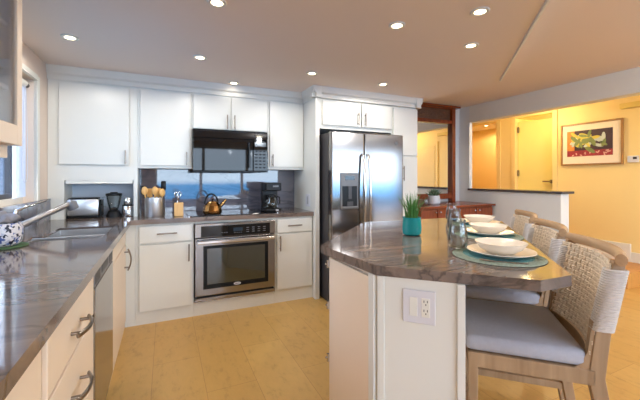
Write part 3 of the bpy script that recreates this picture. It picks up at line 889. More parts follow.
fridge_handle(1.862, fl); fridge_handle(1.925, fR)
ds = MB().box(1.605, 1.815, 2.992, 3.001, 0.955, 1.325, 0.006).build('dispenser', GREYP, fl)
MB().box(1.625, 1.797, 2.990, 2.9935, 0.985, 1.19).build('dispenser_recess', BLACKP, ds)
MB().box(1.655, 1.765, 2.989, 2.9925, 1.255, 1.295).build('display', DISPLAY, ds)
MB().box(1.69, 1.73, 2.984, 2.991, 1.06, 1.19).box(1.675, 1.745, 2.980, 2.991, 0.985, 1.03).build('dispenser_paddle', DARKG, ds)
MB().box(1.62, 1.80, 2.965, 2.993, 0.965, 0.98, 0.003).build('drip_tray', GREYP, ds)
M = Matrix.Translation((2.30, 2.999, 1.655)) @ Matrix.Rotation(R(90), 4, 'X')
MB().lathe([(0, -0.001), (0.02, -0.001), (0.02, 0.003), (0, 0.003)], (0, 0, 0), 24, M=M).build('badge', GREYP, fR, 40)

# glass-front wall cabinet beside the camera
gc = thing('glass_cabinet', 'cream glass-front wall cabinet hanging left of the sink window', 'cabinet', (-0.74, 1.5, 1.42), 0)
x0, x1, y0, y1, z0, z1 = -0.908, -0.60, 1.0, 1.915, 1.42, 2.23
m = MB()
m.box(x0, x0 + 0.015, y0, y1, z0, z1).box(x0, x1, y1 - 0.02, y1, z0, z1).box(x0, x1, y0, y0 + 0.02, z0, z1).box(x0, x1, y0, y1, z0, z0 + 0.022).box(x0, x1, y0, y1, z1 - 0.02, z1)
m.build('carcass', CREAM, gc)
for z in (1.66, 1.93):
    MB().box(x0 + 0.015, x1 - 0.02, y0 + 0.02, y1 - 0.02, z, z + 0.018).build('shelf', CREAM, gc)
gd = MB()
gd.box(x1, x1 + 0.022, y1 - 0.052, y1, z0, z1, 0.003).box(x1, x1 + 0.022, y0, y0 + 0.052, z0, z1, 0.003).box(x1, x1 + 0.022, y0 + 0.052, y1 - 0.052, z0, z0 + 0.085, 0.003).box(x1, x1 + 0.022, y0 + 0.052, y1 - 0.052, z1 - 0.075, z1, 0.003)
gdo = gd.build('door_frame', CREAM, gc)
MB().box(x1 + 0.008, x1 + 0.012, y0 + 0.05, y1 - 0.05, z0 + 0.08, z1 - 0.07).build('glass_pane', PANE, gdo)
MB().box(x0, x1 - 0.02, y0, y1 - 0.03, z0 - 0.055, z0).build('light_rail', CREAM, gc)

# ------------------------------------------------------------------ things on the worktop
CZ = 0.9155
to = thing('toaster', 'long stainless two-slice toaster in the appliance niche', 'toaster', (-0.66, 3.66, CZ))
MB().box(-0.785, -0.545, 3.60, 3.74, CZ + 0.018, CZ + 0.172, 0.02).build('shell', SINKS, to, 40)
MB().box(-0.788, -0.542, 3.597, 3.743, CZ, CZ + 0.024, 0.006).build('base', BLACKP, to)
tp = MB().box(-0.778, -0.552, 3.606, 3.734, CZ + 0.160, CZ + 0.180, 0.008).build('top_rim', BLACKP, to)
MB().box(-0.76, -0.57, 3.635, 3.655, CZ + 0.1795, CZ + 0.181).box(-0.76, -0.57, 3.685, 3.705, CZ + 0.1795, CZ + 0.181).build('slots', DARKG, tp)
MB().box(-0.543, -0.528, 3.60, 3.74, CZ + 0.01, CZ + 0.165, 0.006).build('end_cap', BLACKP, to)
MB().box(-0.53, -0.520, 3.605, 3.63, CZ + 0.11, CZ + 0.128, 0.004).build('lever', BLACKP, to)

bn = thing('blender', 'glass-jar blender with black lid between the toaster and the canister', 'blender', (-0.432, 3.63, CZ))
MB().lathe([(0.0, 0), (0.062, 0), (0.060, 0.02), (0.045, 0.055), (0.038, 0.06), (0, 0.06)], (-0.432, 3.63, CZ), 24).build('motor_base', BLACKP, bn, 40)
MB().lathe([(0.034, 0.06), (0.05, 0.12), (0.062, 0.195), (0.059, 0.195), (0.047, 0.12), (0.031, 0.064)], (-0.432, 3.63, CZ), 28).build('jar', GLASS, bn, 50)
MB().lathe([(0, 0.195), (0.066, 0.195), (0.066, 0.215), (0.03, 0.220), (0.03, 0.228), (0, 0.228)], (-0.432, 3.63, CZ), 28).build('lid', BLACKP, bn, 40)
MB().tube([(-0.505, 3.63, CZ + 0.185), (-0.523, 3.625, CZ + 0.175), (-0.522, 3.625, CZ + 0.10), (-0.494, 3.63, CZ + 0.095)], 0.006, 8).build('handle', GLASS, bn, 50)
MB().lathe([(0.028, 0), (0.036, 0.02), (0.012, 0.03), (0.0, 0.03)], (-0.432, 3.63, CZ + 0.061), 6).build('blade', CHROME, bn, 40)
cg = thing('coffee_grinder', 'short chrome coffee grinder at the right end of the appliance niche', 'coffee grinder', (-0.318, 3.62, CZ))
MB().lathe([(0.050, 0), (0.052, 0.008), (0.049, 0.095), (0.046, 0.10), (0, 0.10)], (-0.318, 3.62, CZ), 28).build('body', CHROME, cg, 40)
MB().lathe([(0.047, 0.10), (0.047, 0.108), (0, 0.108)], (-0.318, 3.62, CZ), 28).build('collar', BLACKP, cg, 40)
MB().lathe([(0.034, 0.108), (0.036, 0.112), (0.036, 0.165), (0.030, 0.174), (0, 0.175)], (-0.318, 3.62, CZ), 28).build('cap', STEELH, cg, 40)

ux, uy = -0.088, 3.52
cr_ = thing('utensil_crock', 'round stainless crock holding wooden spoons on the back worktop', 'crock', (ux, uy, CZ))
MB().lathe([(0, 0.0), (0.084, 0.0), (0.086, 0.004), (0.086, 0.175), (0.082, 0.175), (0.082, 0.008), (0.0, 0.008)], (ux, uy, CZ), 40).build('wall', SINKS, cr_, 40)
uts = [(-0.04, -0.03, -0.085, -0.02, 0.27, 'spoon', 'wooden spoon leaning to the far left of the crock'),
       (-0.02, 0.01, -0.045, 0.01, 0.25, 'spatula', 'flat wooden spatula left of centre in the crock'),
       (0.005, -0.02, 0.0, -0.03, 0.27, 'spoon', 'large wooden spoon in the middle of the crock'),
       (0.02, 0.02, 0.03, 0.03, 0.25, 'spatula', 'wooden spatula behind the middle spoon in the crock'),
       (0.035, -0.02, 0.062, -0.02, 0.25, 'spoon', 'wooden spoon at the right of the crock')]
for (bx, by, tx, ty, hh, kd, lb) in uts:
    t = thing('wooden_' + kd, lb, kd, (ux + bx, uy + by, CZ + 0.01), 0, 'wooden utensils in the crock')
    p0 = Vector((ux + bx, uy + by, CZ + 0.01)); p1 = Vector((ux + tx, uy + ty, CZ + hh - 0.06))
    MB().cyl(p0, p1, 0.006, 8).build('handle', SPOON, t, 50)
    rot = Matrix.Rotation(R(20 if tx > 0 else -20), 4, 'Z')
    if kd == 'spoon':
        MB().ball(p1 + Vector((0, 0, 0.03)), 0.03, (0.95, 0.35, 1.3), M=rot, sub=3).build('bowl', SPOON, t, 60)
    else:
        MB().box(-0.026, 0.026, -0.004, 0.004, -0.01, 0.07, 0.004, M=Matrix.Translation(p1) @ rot).build('blade', SPOON, t, 60)
for (bx, by, tx, ty, hh, lb) in ((-0.05, 0.03, -0.098, 0.02, 0.285, 'black slotted spatula behind the left spoon in the crock'), (0.03, 0.03, 0.072, 0.03, 0.325, 'black ladle handle, tallest tool in the crock')):
    t = thing('kitchen_tool', lb, 'utensil', (ux + bx, uy + by, CZ + 0.01), 0, 'black utensils in the crock')
    p0 = Vector((ux + bx, uy + by, CZ + 0.01)); p1 = Vector((ux + tx, uy + ty, CZ + hh - 0.06))
    MB().cyl(p0, p1, 0.006, 8).build('handle', BLACKP, t, 50)
    MB().box(-0.022, 0.022, -0.004, 0.004, -0.02, 0.06, 0.004, M=Matrix.Translation(p1)).build('blade', BLACKP, t, 60)

kb = MB().box(0.075, 0.155, 3.41, 3.49, CZ, CZ + 0.125, 0.005)
tag(kb.build('knife_block', BEECH), 'small pale wood block right of the utensil crock', 'knife block')
sc2 = thing('scissors', 'kitchen scissors standing upright in the pale wood block', 'scissors', (0.11, 3.45, CZ + 0.126))
for s_ in (-1, 1):
    m = MB()
    ring = [(0.108 + s_ * 0.014 + 0.013 * math.cos(a), 3.45, CZ + 0.205 + 0.022 * math.sin(a)) for a in [2 * math.pi * i / 18 for i in range(18)]]
    m.tube(ring, 0.004, 6, closed=True)
    m.tube([(0.108 - s_ * 0.004, 3.45 + s_ * 0.002, CZ + 0.126), (0.108 + s_ * 0.006, 3.45 + s_ * 0.002, CZ + 0.184)], 0.005, 6)
    m.build('handle', STEELH, sc2, 50)

ck = thing('cooktop', 'flat black glass cooktop set on the worktop above the oven', 'cooktop', (0.62, 3.55, CZ))
MB().box(0.20, 1.04, 3.30, 3.80, CZ, CZ + 0.006, 0.002).build('glass_top', BLACKG, ck)
rg = MB()
for (x, y, r_) in ((0.42, 3.42, 0.09), (0.42, 3.67, 0.075), (0.82, 3.42, 0.075), (0.82, 3.67, 0.10)):
    rg.tube([(x + r_ * math.cos(a), y + r_ * math.sin(a), CZ + 0.0062) for a in [2 * math.pi * i / 40 for i in range(40)]], 0.0008, 4, closed=True)
rg.build('burner_rings', GREYP, ck)
MB().box(0.195, 0.202, 3.30, 3.80, CZ, CZ + 0.0075).box(1.038, 1.045, 3.30, 3.80, CZ, CZ + 0.0075).build('edge_strips', STEELH, ck)

kx, ky, kz = 0.42, 3.42, CZ + 0.0072
kt = thing('tea_kettle', 'faceted copper tea kettle with a black loop handle on the cooktop', 'kettle', (kx, ky, kz))
MB().lathe([(0.0, 0), (0.076, 0.0), (0.088, 0.012), (0.092, 0.035), (0.078, 0.085), (0.052, 0.112), (0.0, 0.116)], (kx, ky, kz), 12).build('body', COPPER, kt)
MB().lathe([(0.05, 0.112), (0.048, 0.122), (0.02, 0.128), (0.0, 0.128)], (kx, ky, kz), 24).build('lid', COPPER, kt, 40)
MB().lathe([(0.006, 0.128), (0.012, 0.14), (0.008, 0.15), (0, 0.152)], (kx, ky, kz), 14).build('knob', BLACKP, kt, 40)
MB().tube([(kx + 0.06, ky - 0.01, kz + 0.07), (kx + 0.095, ky - 0.015, kz + 0.10), (kx + 0.125, ky - 0.02, kz + 0.14)], 0.012, 12, rad=[0.02, 0.015, 0.010]).build('spout', COPPER, kt, 50)
MB().tube([(kx - 0.062 * math.cos(a) - 0.012, ky, kz + 0.10 + 0.095 * math.sin(a)) for a in [math.pi * i / 20 for i in range(21)]], 0.008, 10).build('handle', BLACKP, kt, 50)

qx, qy = 1.03, 3.50
cf = thing('coffee_maker', 'black drip coffee maker with glass carafe right of the cooktop', 'coffee maker', (qx, qy, CZ + 0.0072))
q0 = CZ + 0.0075
MB().box(qx - 0.085, qx + 0.085, qy - 0.11, qy + 0.11, q0, q0 + 0.03, 0.006).build('base', BLACKP, cf)
MB().box(qx - 0.085, qx + 0.085, qy + 0.03, qy + 0.11, q0 + 0.03, q0 + 0.30, 0.006).build('tank', BLACKP, cf)
MB().box(qx - 0.085, qx + 0.085, qy - 0.11, qy + 0.03, q0 + 0.215, q0 + 0.30, 0.01).build('filter_head', BLACKP, cf)
MB().box(qx - 0.01, qx + 0.05, qy - 0.112, qy - 0.1105, q0 + 0.255, q0 + 0.272).build('badge', GREYP, cf)
ca = MB().lathe([(0.0, 0.032), (0.055, 0.032), (0.064, 0.055), (0.062, 0.10), (0.046, 0.15), (0.043, 0.15), (0.058, 0.10), (0.06, 0.06), (0.0, 0.036)], (qx - 0.005, qy - 0.045, q0), 26).build('carafe', GLASS, cf, 50)
MB().lathe([(0.047, 0.15), (0.047, 0.17), (0.0, 0.175)], (qx - 0.005, qy - 0.045, q0), 26).build('carafe_lid', BLACKP, ca, 40)
MB().tube([(qx + 0.043, qy - 0.06, q0 + 0.155), (qx + 0.075, qy - 0.07, q0 + 0.145), (qx + 0.075, qy - 0.07, q0 + 0.08), (qx + 0.056, qy - 0.06, q0 + 0.07)], 0.008, 8).build('carafe_handle', BLACKP, ca, 50)
MB().box(qx + 0.02, qx + 0.05, qy - 0.1115, qy - 0.110, q0 + 0.008, q0 + 0.02).build('switch', PLATEP, cf)

# outlet on the tower side
wo = thing('wall_outlet', 'white double outlet on the tall panel above the right worktop', 'outlet', (1.428, 3.43, 0.96))
MB().box(1.4235, 1.4295, 3.365, 3.475, 0.96, 1.095, 0.002).build('cover_plate', PLATEP, wo)
MB().box(1.4215, 1.424, 3.40, 3.44, 0.985, 1.07).build('receptacle', mat('receptacle_grey', lin(172, 172, 174), 0.4), wo)

# ------------------------------------------------------------------ island
S2 = math.sqrt(0.5)
isl = thing('kitchen_island', 'white angled kitchen island base with an outlet on its end', 'kitchen island', (1.4, 1.6, 0))
BASE = [(0.814, 1.183), (1.041, 0.944), (1.93, 1.90), (1.90, 2.10), (1.40, 2.17), (0.814, 1.625)]
MB().prism(BASE, 0.0, TOP).build('carcass', CREAM, isl)
# end panel with applied strips (facing the camera's right-front)
MI = Matrix.Translation((0.814, 1.183, 0)) @ Matrix.Rotation(R(-46.5), 4, 'Z')   # local +x along the end, -y outward
LW = 0.330
ep = MB().box(-0.004, LW + 0.004, -0.010, -0.0005, 0.0, TOP, M=MI)
epo = ep.build('end_panel', WHITE, isl)
st = MB()
st.box(0.0, 0.028, -0.020, -0.010, 0.0, TOP, 0.002, M=MI).box(LW - 0.022, LW + 0.006, -0.020, -0.010, 0.0, TOP, 0.002, M=MI)
st.build('corner_strips', WHITE, isl)
# left face door with hinges
ld = MB().box(0.794, 0.8135, 1.228, 1.610, 0.02, 0.855, 0.003).build('door', CREAM, isl)
MB().box(0.790, 0.8135, 1.183, 1.222, 0.0, TOP).build('corner_post', WHITE, isl)
hg = MB()
for z in (0.30, 0.58, 0.80):
    hg.cyl((0.789, 1.614, z), (0.789, 1.614, z + 0.04), 0.007, 10).cyl((0.776, 1.618, z + 0.02), (0.806, 1.618, z + 0.02), 0.005, 8)
hg.build('hinges', CHROME, isl, 40)

ISL_T = [(0.762, 1.645), (0.796, 1.172), (1.215, 0.760), (1.386, 0.752), (2.545, 1.912), (2.36, 2.27), (1.475, 2.345)]
o = MB().prism(ISL_T, T0, T1).build('island_worktop', STONE, None)
tag(o, 'large angled brown stone island top with the place settings on it', 'worktop')
# outlet with rocker switch on the end panel
t0, t1 = 0.104, 0.228
io = thing('switch_plate', 'white plate with a rocker switch and double outlet on the island end', 'outlet', tuple(MI @ Vector((0.166, -0.012, 0.70))), R(-46.5))
MB().box(t0, t1, -0.0165, -0.0105, 0.70, 0.832, 0.002, M=MI).build('cover_plate', PLATEP, io)
MB().box(t0 + 0.026, t0 + 0.056, -0.0185, -0.016, 0.728, 0.803, 0.001, M=MI).build('rocker_switch', TRIMW, io)
rc = MB().box(t0 + 0.072, t0 + 0.104, -0.0180, -0.016, 0.728, 0.803, 0.001, M=MI).build('receptacle', TRIMW, io)
sl = MB()
for z in (0.747, 0.783):
    for dx in (0.080, 0.093):
        sl.box(t0 + dx, t0 + dx + 0.003, -0.0184, -0.0175, z + 0.003, z + 0.012, M=MI)
    sl.box(t0 + 0.0865, t0 + 0.0905, -0.0184, -0.0175, z - 0.008, z - 0.002, M=MI)
sl.build('slots', DARKG, rc)

# ------------------------------------------------------------------ place settings
SET = [(1.414, 1.068, 'nearest the camera'), (1.848, 1.483, 'in the middle'), (2.198, 1.845, 'farthest along the island')]
IZ = 0.9155
proto = {}
for k, (x, y, where) in enumerate(SET):
    w3 = ('the nearest', 'the middle', 'the farthest')[k]
    # placemat (slightly overlapping in height order)
    rm = 0.192
    pz = IZ
    lb = f'round woven green placemat under {w3} place setting on the island'
    if k == 0:
        m = MB()
        mx_, my_ = x - 0.014, y + 0.006
        m.lathe([(0, 0), (rm, 0), (rm + 0.003, 0.002), (rm, 0.004), (0, 0.004)], (mx_, my_, pz), 56)
        for i in range(9):
            rr = rm - 0.004 - i * 0.008
            m.tube([(mx_ + rr * math.cos(a), my_ + rr * math.sin(a), pz + 0.0035 + 0.001 * math.sin(26 * a + i * 3.14)) for a in [2 * math.pi * j / 104 for j in range(104)]], 0.0032, 5, closed=True)
        proto['mat'] = tag(m.build('placemat', PLACEM, None, 50), lb, 'placemat', 'round woven placemats')
        MB_ = None
        m = MB().lathe([(0, 0), (0.085, 0), (0.092, 0.005), (0.140, 0.020), (0.144, 0.021), (0.143, 0.024), (0.092, 0.012), (0.0, 0.008)], (x, y, IZ + 0.0075), 48)
        proto['plate'] = tag(m.build('plate', CERAM, None, 40), f'white dinner plate of {w3} place setting, under its bowl', 'plate', 'white dinner plates')
        m = MB().lathe([(0, 0), (0.055, 0), (0.06, 0.004), (0.088, 0.022), (0.108, 0.048), (0.110, 0.051), (0.106, 0.051), (0.085, 0.027), (0.055, 0.010), (0.0, 0.008)], (x, y, IZ + 0.0165), 48)
        proto['bowl'] = tag(m.build('bowl', CERAM, None, 50), f'white shallow bowl on the plate of {w3} place setting', 'bowl', 'white bowls')
    else:
        for key, word, lbl in (('mat', 'placemat', lb), ('plate', 'plate', f'white dinner plate of {w3} place setting, under its bowl'), ('bowl', 'bowl', f'white shallow bowl on the plate of {w3} place setting')):
            c = copy_thing(proto[key], (x, y, proto[key].location.z), 0, lbl)
GL = [(1.352, 1.262), (1.765, 1.675), (2.125, 2.045)]
for k, (x, y) in enumerate(GL):
    w3 = ('the nearest', 'the middle', 'the farthest')[k]
    lb = f'clear rounded drinking glass standing beside {w3} bowl'
    z = IZ if math.hypot(x - SET[k][0], y - SET[k][1]) > 0.23 else IZ + 0.0085
    if k == 0:
        m = MB().lathe([(r_ * 1.06, h_ * 1.06) for r_, h_ in [(0, 0), (0.034, 0), (0.043, 0.012), (0.046, 0.045), (0.040, 0.09), (0.034, 0.112), (0.036, 0.135), (0.0335, 0.135), (0.0315, 0.112), (0.0375, 0.09), (0.0435, 0.045), (0.041, 0.014), (0.032, 0.006), (0, 0.005)]], (x, y, z), 32)
        gp = tag(m.build('drinking_glass', GLASS, None, 60), lb, 'glass', 'drinking glasses on the island')
    else:
        copy_thing(gp, (x, y, z), 0, lb)
# cutlery beside the nearest plate
def fork(label):
    x, y = SET[0][0] - 0.115, SET[0][1] - 0.105
    t = thing('fork', label, 'fork', (x, y, IZ + 0.008), R(45))
    zz = IZ + 0.0095
    u = Vector((-S2, S2, 0)); v = Vector((S2, S2, 0)); c = Vector((x, y, zz))
    MB().tube([c - u * 0.085, c - u * 0.04, c + u * 0.03], 0.004, 8, rad=[0.005, 0.004, 0.003], flat=(0.5, 1.2)).build('handle', CHROME, t, 50)
    m = MB()
    m.tube([c + u * 0.03, c + u * 0.045, c + u * 0.055], 0.008, 8, rad=[0.004, 0.009, 0.010], flat=(0.3, 1.2))
    for k in (-1.5, -0.5, 0.5, 1.5):
        m.tube([c + u * 0.053 + v * k * 0.006, c + u * 0.095 + v * k * 0.006 + Vector((0, 0, 0.003))], 0.0016, 5)
    m.build('tines', CHROME, t, 50)


fork('silver fork lying on the placemat left of the nearest plate')

# teal pot of grass
gx, gy = 1.425, 1.70
tp = thing('potted_grass', 'teal pot with spiky green grass standing on the island', 'potted plant', (gx, gy, IZ))
MB().lathe([(0, 0), (0.046, 0), (0.056, 0.008), (0.060, 0.04), (0.056, 0.105), (0.058, 0.113), (0.053, 0.113), (0.051, 0.095), (0.0, 0.095)], (gx, gy, IZ), 36).build('pot', TEAL, tp, 40)
MB().lathe([(0, 0.0955), (0.0505, 0.0955), (0.0505, 0.100), (0, 0.102)], (gx, gy, IZ), 24).build('soil', SOIL, tp)
m = MB()
for i in range(120):
    a = random.uniform(0, 2 * math.pi); r0 = random.uniform(0, 0.04); L = random.uniform(0.12, 0.19); lean = random.uniform(0.05, 0.55)
    b = Vector((gx + r0 * math.cos(a), gy + r0 * math.sin(a), IZ + 0.096))
    d = Vector((math.cos(a), math.sin(a), 0)); sd = Vector((-math.sin(a), math.cos(a), 0))
    pts = []
    for j in range(5):
        t = j / 4
        pts.append((b + d * (L * lean * t ** 1.6) + Vector((0, 0, L * t * (1 - 0.25 * lean * t))), 0.0034 * (1 - t) + 0.0004))
    prev = None
    for (p_, w_) in pts:
        cur = (m.bm.verts.new(p_ - sd * w_), m.bm.verts.new(p_ + d * w_ * 0.5), m.bm.verts.new(p_ + sd * w_))
        if prev:
            m.bm.faces.new((prev[0], prev[1], cur[1], cur[0])); m.bm.faces.new((prev[1], prev[2], cur[2], cur[1]))
        prev = cur
m.build('grass_blades', GRASS, tp)

# ------------------------------------------------------------------ counter chairs
def make_chair(loc, label):
    t = thing('counter_chair', label, 'chair', (0, 0, 0), 0, 'woven-back counter chairs along the island')
    # front +y, back -y (local)
    HW = 0.240
    SZ = 0.570
    # cushion
    c = MB()
    nx, ny = 14, 14
    c.box(-HW + 0.002, HW - 0.002, -0.195, 0.225, SZ + 0.002, SZ + 0.066, 0.022)
    o = c.build('seat_cushion', FABRIC, t, 60, world=False)
    # aprons
    a = MB()
    a.box(-HW, -HW + 0.028, -0.215, 0.215, SZ - 0.058, SZ, 0.003).box(HW - 0.028, HW, -0.215, 0.215, SZ - 0.058, SZ, 0.003)
    a.box(-HW, HW, 0.187, 0.215, SZ - 0.058, SZ, 0.003).box(-HW, HW, -0.215, -0.187, SZ - 0.058, SZ, 0.003)
    a.box(-HW + 0.03, HW - 0.03, -0.18, 0.185, SZ - 0.02, SZ - 0.002)
    a.build('seat_frame', OAK, t, world=False)
    # rear curved seat rail
    def bow(x):
        return 0.055 * (1 - (x / HW) ** 2)

    def lean(z):
        return -0.213 - 0.19 * max(0, z - 0.57)
    rr = MB()
    path = [(x, lean(0.62) - bow(x) * 0.8 + 0.02, SZ + 0.03) for x in [-HW + 0.02 + i * (2 * HW - 0.04) / 14 for i in range(15)]]
    rr.beam(path, 0.055, 0.03, side=(0, 0, 1))
    rr.build('rear_rail', OAKX, t, world=False)
    for s_ in (-1, 1):
        x = s_ * (HW - 0.018)
        # front leg
        m = MB().beam([(x, 0.195, 0.0), (x, 0.197, SZ)], [0.030, 0.038], [0.030, 0.038])
        m.build('leg', OAK, t, bevel=0.003, world=False)
        # rear leg rising into the back post
        m = MB().beam([(x, -0.315, 0.0), (x, -0.265, 0.30), (x, -0.220, 0.54), (x, lean(0.70), 0.70), (x, lean(0.97), 0.975)], 0.034, [0.034, 0.044, 0.052, 0.048, 0.036])
        m.build('leg', OAK, t, bevel=0.003, world=False)
        # bracket between apron and post
        m = MB().beam([(x, -0.15, SZ - 0.03), (x, -0.19, SZ + 0.0), (x, -0.215, SZ + 0.06), (x, lean(0.75) + 0.025, 0.75)], 0.026, [0.05, 0.05, 0.045, 0.03])
        m.build('bracket', OAK, t, world=False)
        # rope wound around the post
        m = MB()
        n = 26
        for k in range(n):
            z = 0.722 + k * 0.0088
            yc = lean(z) + 0.002
            loop = []
            for j in range(14):
                an = 2 * math.pi * j / 14
                ca_, sa_ = math.cos(an), math.sin(an)
                loop.append((x + 0.024 * math.copysign(abs(ca_) ** 0.6, ca_), yc + 0.032 * math.copysign(abs(sa_) ** 0.6, sa_), z))
            m.tube(loop, 0.0056, 5, closed=True)
        m.build('rope_wrap', WRAP, t, 60, world=False)
        # side stretcher
        MB().box(x - 0.011, x + 0.011, -0.27, 0.19, 0.24, 0.272).build('stretcher', OAK, t, world=False)
    MB().box(-HW + 0.03, HW - 0.03, 0.185, 0.21, 0.20, 0.235).build('footrest', OAK, t, world=False)
    # top rail, rounded and bowed
    m = MB()
    path = []
    for i in range(21):
        x = -HW - 0.012 + i * (2 * HW + 0.024) / 20
        path.append((x, lean(0.985) - bow(x), 0.985))
    m.tube(path, 0.0215, 14, flat=(1.05, 0.85))
    m.build('top_rail', OAKX, t, 50, world=False)
    # woven rope panel
    m = MB()
    zb, zt = 0.60, 0.965
    nh, nv = 19, 17
    xs = [-HW + 0.022 + i * (2 * HW - 0.044) / (nv - 1) for i in range(nv)]
    for j in range(nh):
        z = zb + 0.012 + j * (zt - zb - 0.02) / (nh - 1)
        for q in (-0.0042, 0.0042):
            path = []
            for i in range(nv * 3):
                x = -HW + 0.006 + i * (2 * HW - 0.012) / (nv * 3 - 1)
                ph = math.pi * (x - xs[0]) / (xs[1] - xs[0]) + math.pi * (j % 2)
                path.append((x, lean(z) + 0.030 - bow(x) + 0.005 * math.cos(ph), z + q))
            m.tube(path, 0.0047, 6)
    for i, x in enumerate(xs):
        for q in (-0.0048, 0.0048):
            path = []
            for j in range(nh * 2 + 1):
                z = zb + j * (zt - zb) / (nh * 2)
                ph = math.pi * (z - zb - 0.012) / ((zt - zb - 0.02) / (nh - 1)) + math.pi * (i % 2) + math.pi
                path.append((x + q, lean(z) + 0.030 - bow(x) + 0.005 * math.cos(ph), z))
            m.tube(path, 0.0050, 6)
    m.build('woven_back', ROPE, t, 60, world=False)
    return t


def su(s, u):
    return ((s + u) * S2, (s - u) * S2, 0)


ch = make_chair(None, 'woven rope-back counter chair nearest the camera, at the near island corner')
ch.location = su(1.745, 0.300); ch.rotation_euler = (0, 0, R(46.5))
copy_thing(ch, su(2.38, 0.300), R(46.5), 'woven rope-back counter chair in the middle of the row along the island')
copy_thing(ch, su(3.03, 0.300), R(46.5), 'woven rope-back counter chair farthest along the island, by the low wall')

# ------------------------------------------------------------------ bar cabinet, mirror, low wall
bar = thing('sideboard', 'red-brown wooden sideboard between the fridge cabinet and the low wall', 'sideboard', (3.48, 3.55, 0))
MB().box(2.86, 4.15, 3.27, 3.84, 0, 0.885).build('carcass', KOA, bar)
MB().box(2.84, 4.172, 3.225, 3.868, 0.885, 0.912, 0.004).build('top', KOA, bar)
for (a, b, kx_) in ((2.87, 3.128, 3.10), (3.145, 3.475, 3.175), (3.49, 3.815, 3.785), (3.833, 4.14, 3.868)):
    p = MB().box(a, b, 3.25, 3.27, 0.06, 0.865, 0.004).build('door', KOAZ, bar)
    MB().ball((kx_, 3.236, 0.835), 0.012).cyl((kx_, 3.25, 0.835), (kx_, 3.238, 0.835), 0.005, 8).build('knob', CHROME, p, 60)
mi = thing('mirror_panel', 'tall mirror in a red wood frame with carved top, on the sideboard', 'mirror', (3.5, 3.8, 0.912))
m = MB()
m.box(3.938, 4.0, 3.775, 3.866, 0.9125, 2.318, 0.003).box(2.95, 3.03, 3.775, 3.866, 0.9125, 2.318, 0.003)
m.box(3.03, 3.938, 3.785, 3.866, 0.955, 1.035, 0.003).box(3.03, 3.938, 3.785, 3.866, 2.085, 2.135, 0.003).box(3.03, 3.938, 3.785, 3.866, 2.30, 2.318)
m.build('frame', KOAZ, mi)
MB().box(2.90, 4.06, 3.73, 3.868, 2.318, 2.345, 0.004).build('cornice', KOA, mi)
MB().box(3.03, 3.938, 3.825, 3.845, 1.035, 2.085).build('mirror_glass', MIRROR, mi)
m = MB().box(3.03, 3.938, 3.82, 3.85, 2.135, 2.30)
random.seed(3)
for i in range(110):
    m.ball((random.uniform(3.05, 3.92), 3.818, random.uniform(2.155, 2.285)), random.uniform(0.010, 0.02), (1.3, 0.6, 0.8), sub=1)
m.build('carved_panel', CARVE, mi, 40)


def succulent(x, y, z, s, potm, label):
    t = thing('potted_succulent', label, 'potted plant', (x, y, z), 0, 'small succulents on the sideboard')
    MB().lathe([(0, 0), (0.05 * s, 0), (0.062 * s, 0.012 * s), (0.064 * s, 0.05 * s), (0.055 * s, 0.092 * s), (0.05 * s, 0.092 * s), (0.05 * s, 0.08 * s), (0, 0.08 * s)], (x, y, z), 28).build('pot', potm, t, 40)
    m = MB()
    for i in range(26):
        a = i * 2.399; e = 0.25 + 1.1 * i / 26
        L = (0.095 - 0.001 * i) * s
        d = Vector((math.cos(a) * math.cos(e), math.sin(a) * math.cos(e), math.sin(e)))
        b = Vector((x, y, z + 0.082 * s))
        m.tube([b, b + d * L * 0.5, b + d * L + Vector((0, 0, 0.012 * s))], 0.01, 6, rad=[0.008 * s, 0.010 * s, 0.0012 * s])
    m.build('leaves', SUCC, t, 50)


succulent(3.33, 3.52, 0.9125, 1.3, mat('pale_pot', lin(196, 200, 206), 0.4), 'spiky succulent in a white pot before the mirror')
o = MB().box(3.02, 3.15, 3.50, 3.62, 0.9125, 0.985, 0.004).build('tea_box', mat('dark_box', lin(86, 50, 34), 0.5, var=0.4, scale=40)); tag(o, 'small dark box left of the white pot on the sideboard', 'box')

# ------------------------------------------------------------------ hall wall: picture, thermostat, chime
HX = 5.55
pic = thing('framed_picture', 'framed painting of leaves and fruit on the yellow hall wall', 'picture', (5.53, 2.76, 1.46))
Y0, Y1, Z0, Z1 = 2.378, 3.150, 1.456, 2.072
m = MB(); fw = 0.022
m.box(HX - 0.034, HX - 0.001, Y0, Y0 + fw, Z0, Z1, 0.002).box(HX - 0.034, HX - 0.001, Y1 - fw, Y1, Z0, Z1, 0.002).box(HX - 0.034, HX - 0.001, Y0 + fw, Y1 - fw, Z0, Z0 + fw, 0.002).box(HX - 0.034, HX - 0.001, Y0 + fw, Y1 - fw, Z1 - fw, Z1, 0.002)
m.build('frame', FRAMEW, pic)
MB().box(HX - 0.018, HX - 0.002, Y0 + fw, Y1 - fw, Z0 + fw, Z1 - fw).build('mount', MATTE, pic)
a0, a1, b0, b1 = Y0 + 0.115, Y1 - 0.085, Z0 + 0.13, Z1 - 0.11
pt = MB().box(HX - 0.0195, HX - 0.0175, a0, a1, b0, b1).build('painting', mat('paint_dark', lin(58, 38, 52), 0.6, var=0.5, scale=12), pic)
MB().box(HX - 0.0205, HX - 0.0190, a0, a1, b0, b0 + 0.085).build('painted_cloth', mat('paint_red', lin(150, 44, 56), 0.6, var=0.6, scale=25), pt)
MB().box(HX - 0.0205, HX - 0.0190, a1 - 0.10, a1, b0 + 0.085, b1).build('painted_curtain', mat('paint_orange', lin(206, 130, 60), 0.6, var=0.5, scale=18), pt)
random.seed(11)
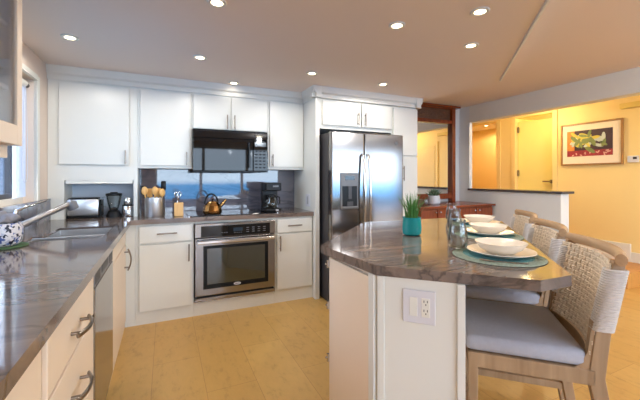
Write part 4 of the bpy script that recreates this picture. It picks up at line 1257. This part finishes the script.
PC = [mat('paint_leaf', lin(190, 200, 190), 0.6, var=0.2, scale=30), mat('paint_yellow', lin(206, 190, 80), 0.6, var=0.3, scale=30), mat('paint_green', lin(120, 134, 80), 0.6, var=0.3, scale=30)]
for ci in range(3):
    m = MB()
    for i in range(13):
        cy = random.gauss((a0 + a1) / 2, 0.10); cz = random.gauss((b0 + b1) / 2 + 0.03, 0.055)
        cy = min(max(cy, a0 + 0.07), a1 - 0.10); cz = min(max(cz, b0 + 0.06), b1 - 0.05)
        an = random.uniform(0, math.pi); L = random.uniform(0.05, 0.08)
        M = Matrix.Translation((HX - 0.0205 - 0.0004 * ci - 0.0001 * i, cy, cz)) @ Matrix.Rotation(an, 4, 'X') @ Matrix.Diagonal((1, 1, 0.36, 1)) @ Matrix.Rotation(R(90), 4, 'Y')
        m.lathe([(0, -0.0004), (L, -0.0004), (L, 0.0004), (0, 0.0004)], (0, 0, 0), 14, M=M)
    m.build('painted_leaves', PC[ci], pt)
random.seed(12)
m = MB()
for i in range(16):
    cy = random.uniform(a0 + 0.02, a1 - 0.03); cz = random.uniform(b0 + 0.012, b0 + 0.07)
    M = Matrix.Translation((HX - 0.0213, cy, cz)) @ Matrix.Rotation(random.uniform(0, 3), 4, 'X') @ Matrix.Diagonal((1, 1, 0.5, 1)) @ Matrix.Rotation(R(90), 4, 'Y')
    m.lathe([(0, -0.0004), (0.018, -0.0004), (0.018, 0.0004), (0, 0.0004)], (0, 0, 0), 10, M=M)
m.build('painted_petals', mat('paint_pink', lin(222, 176, 164), 0.6, var=0.2, scale=30), pt)
th = thing('thermostat', 'small white thermostat right of the framed painting', 'thermostat', (5.54, 2.28, 1.47))
MB().box(HX - 0.022, HX - 0.001, 2.22, 2.335, 1.475, 1.56, 0.004).build('case', PLATEP, th)
MB().box(HX - 0.024, HX - 0.0215, 2.235, 2.275, 1.515, 1.545).build('display', DARKG, th)
o = MB().box(HX - 0.07, HX - 0.001, 1.95, 2.40, 2.185, 2.255, 0.008).build('door_chime', mat('chime_cream', lin(222, 196, 110), 0.5)); tag(o, 'long cream chime box high on the hall wall right of the painting', 'chime box')
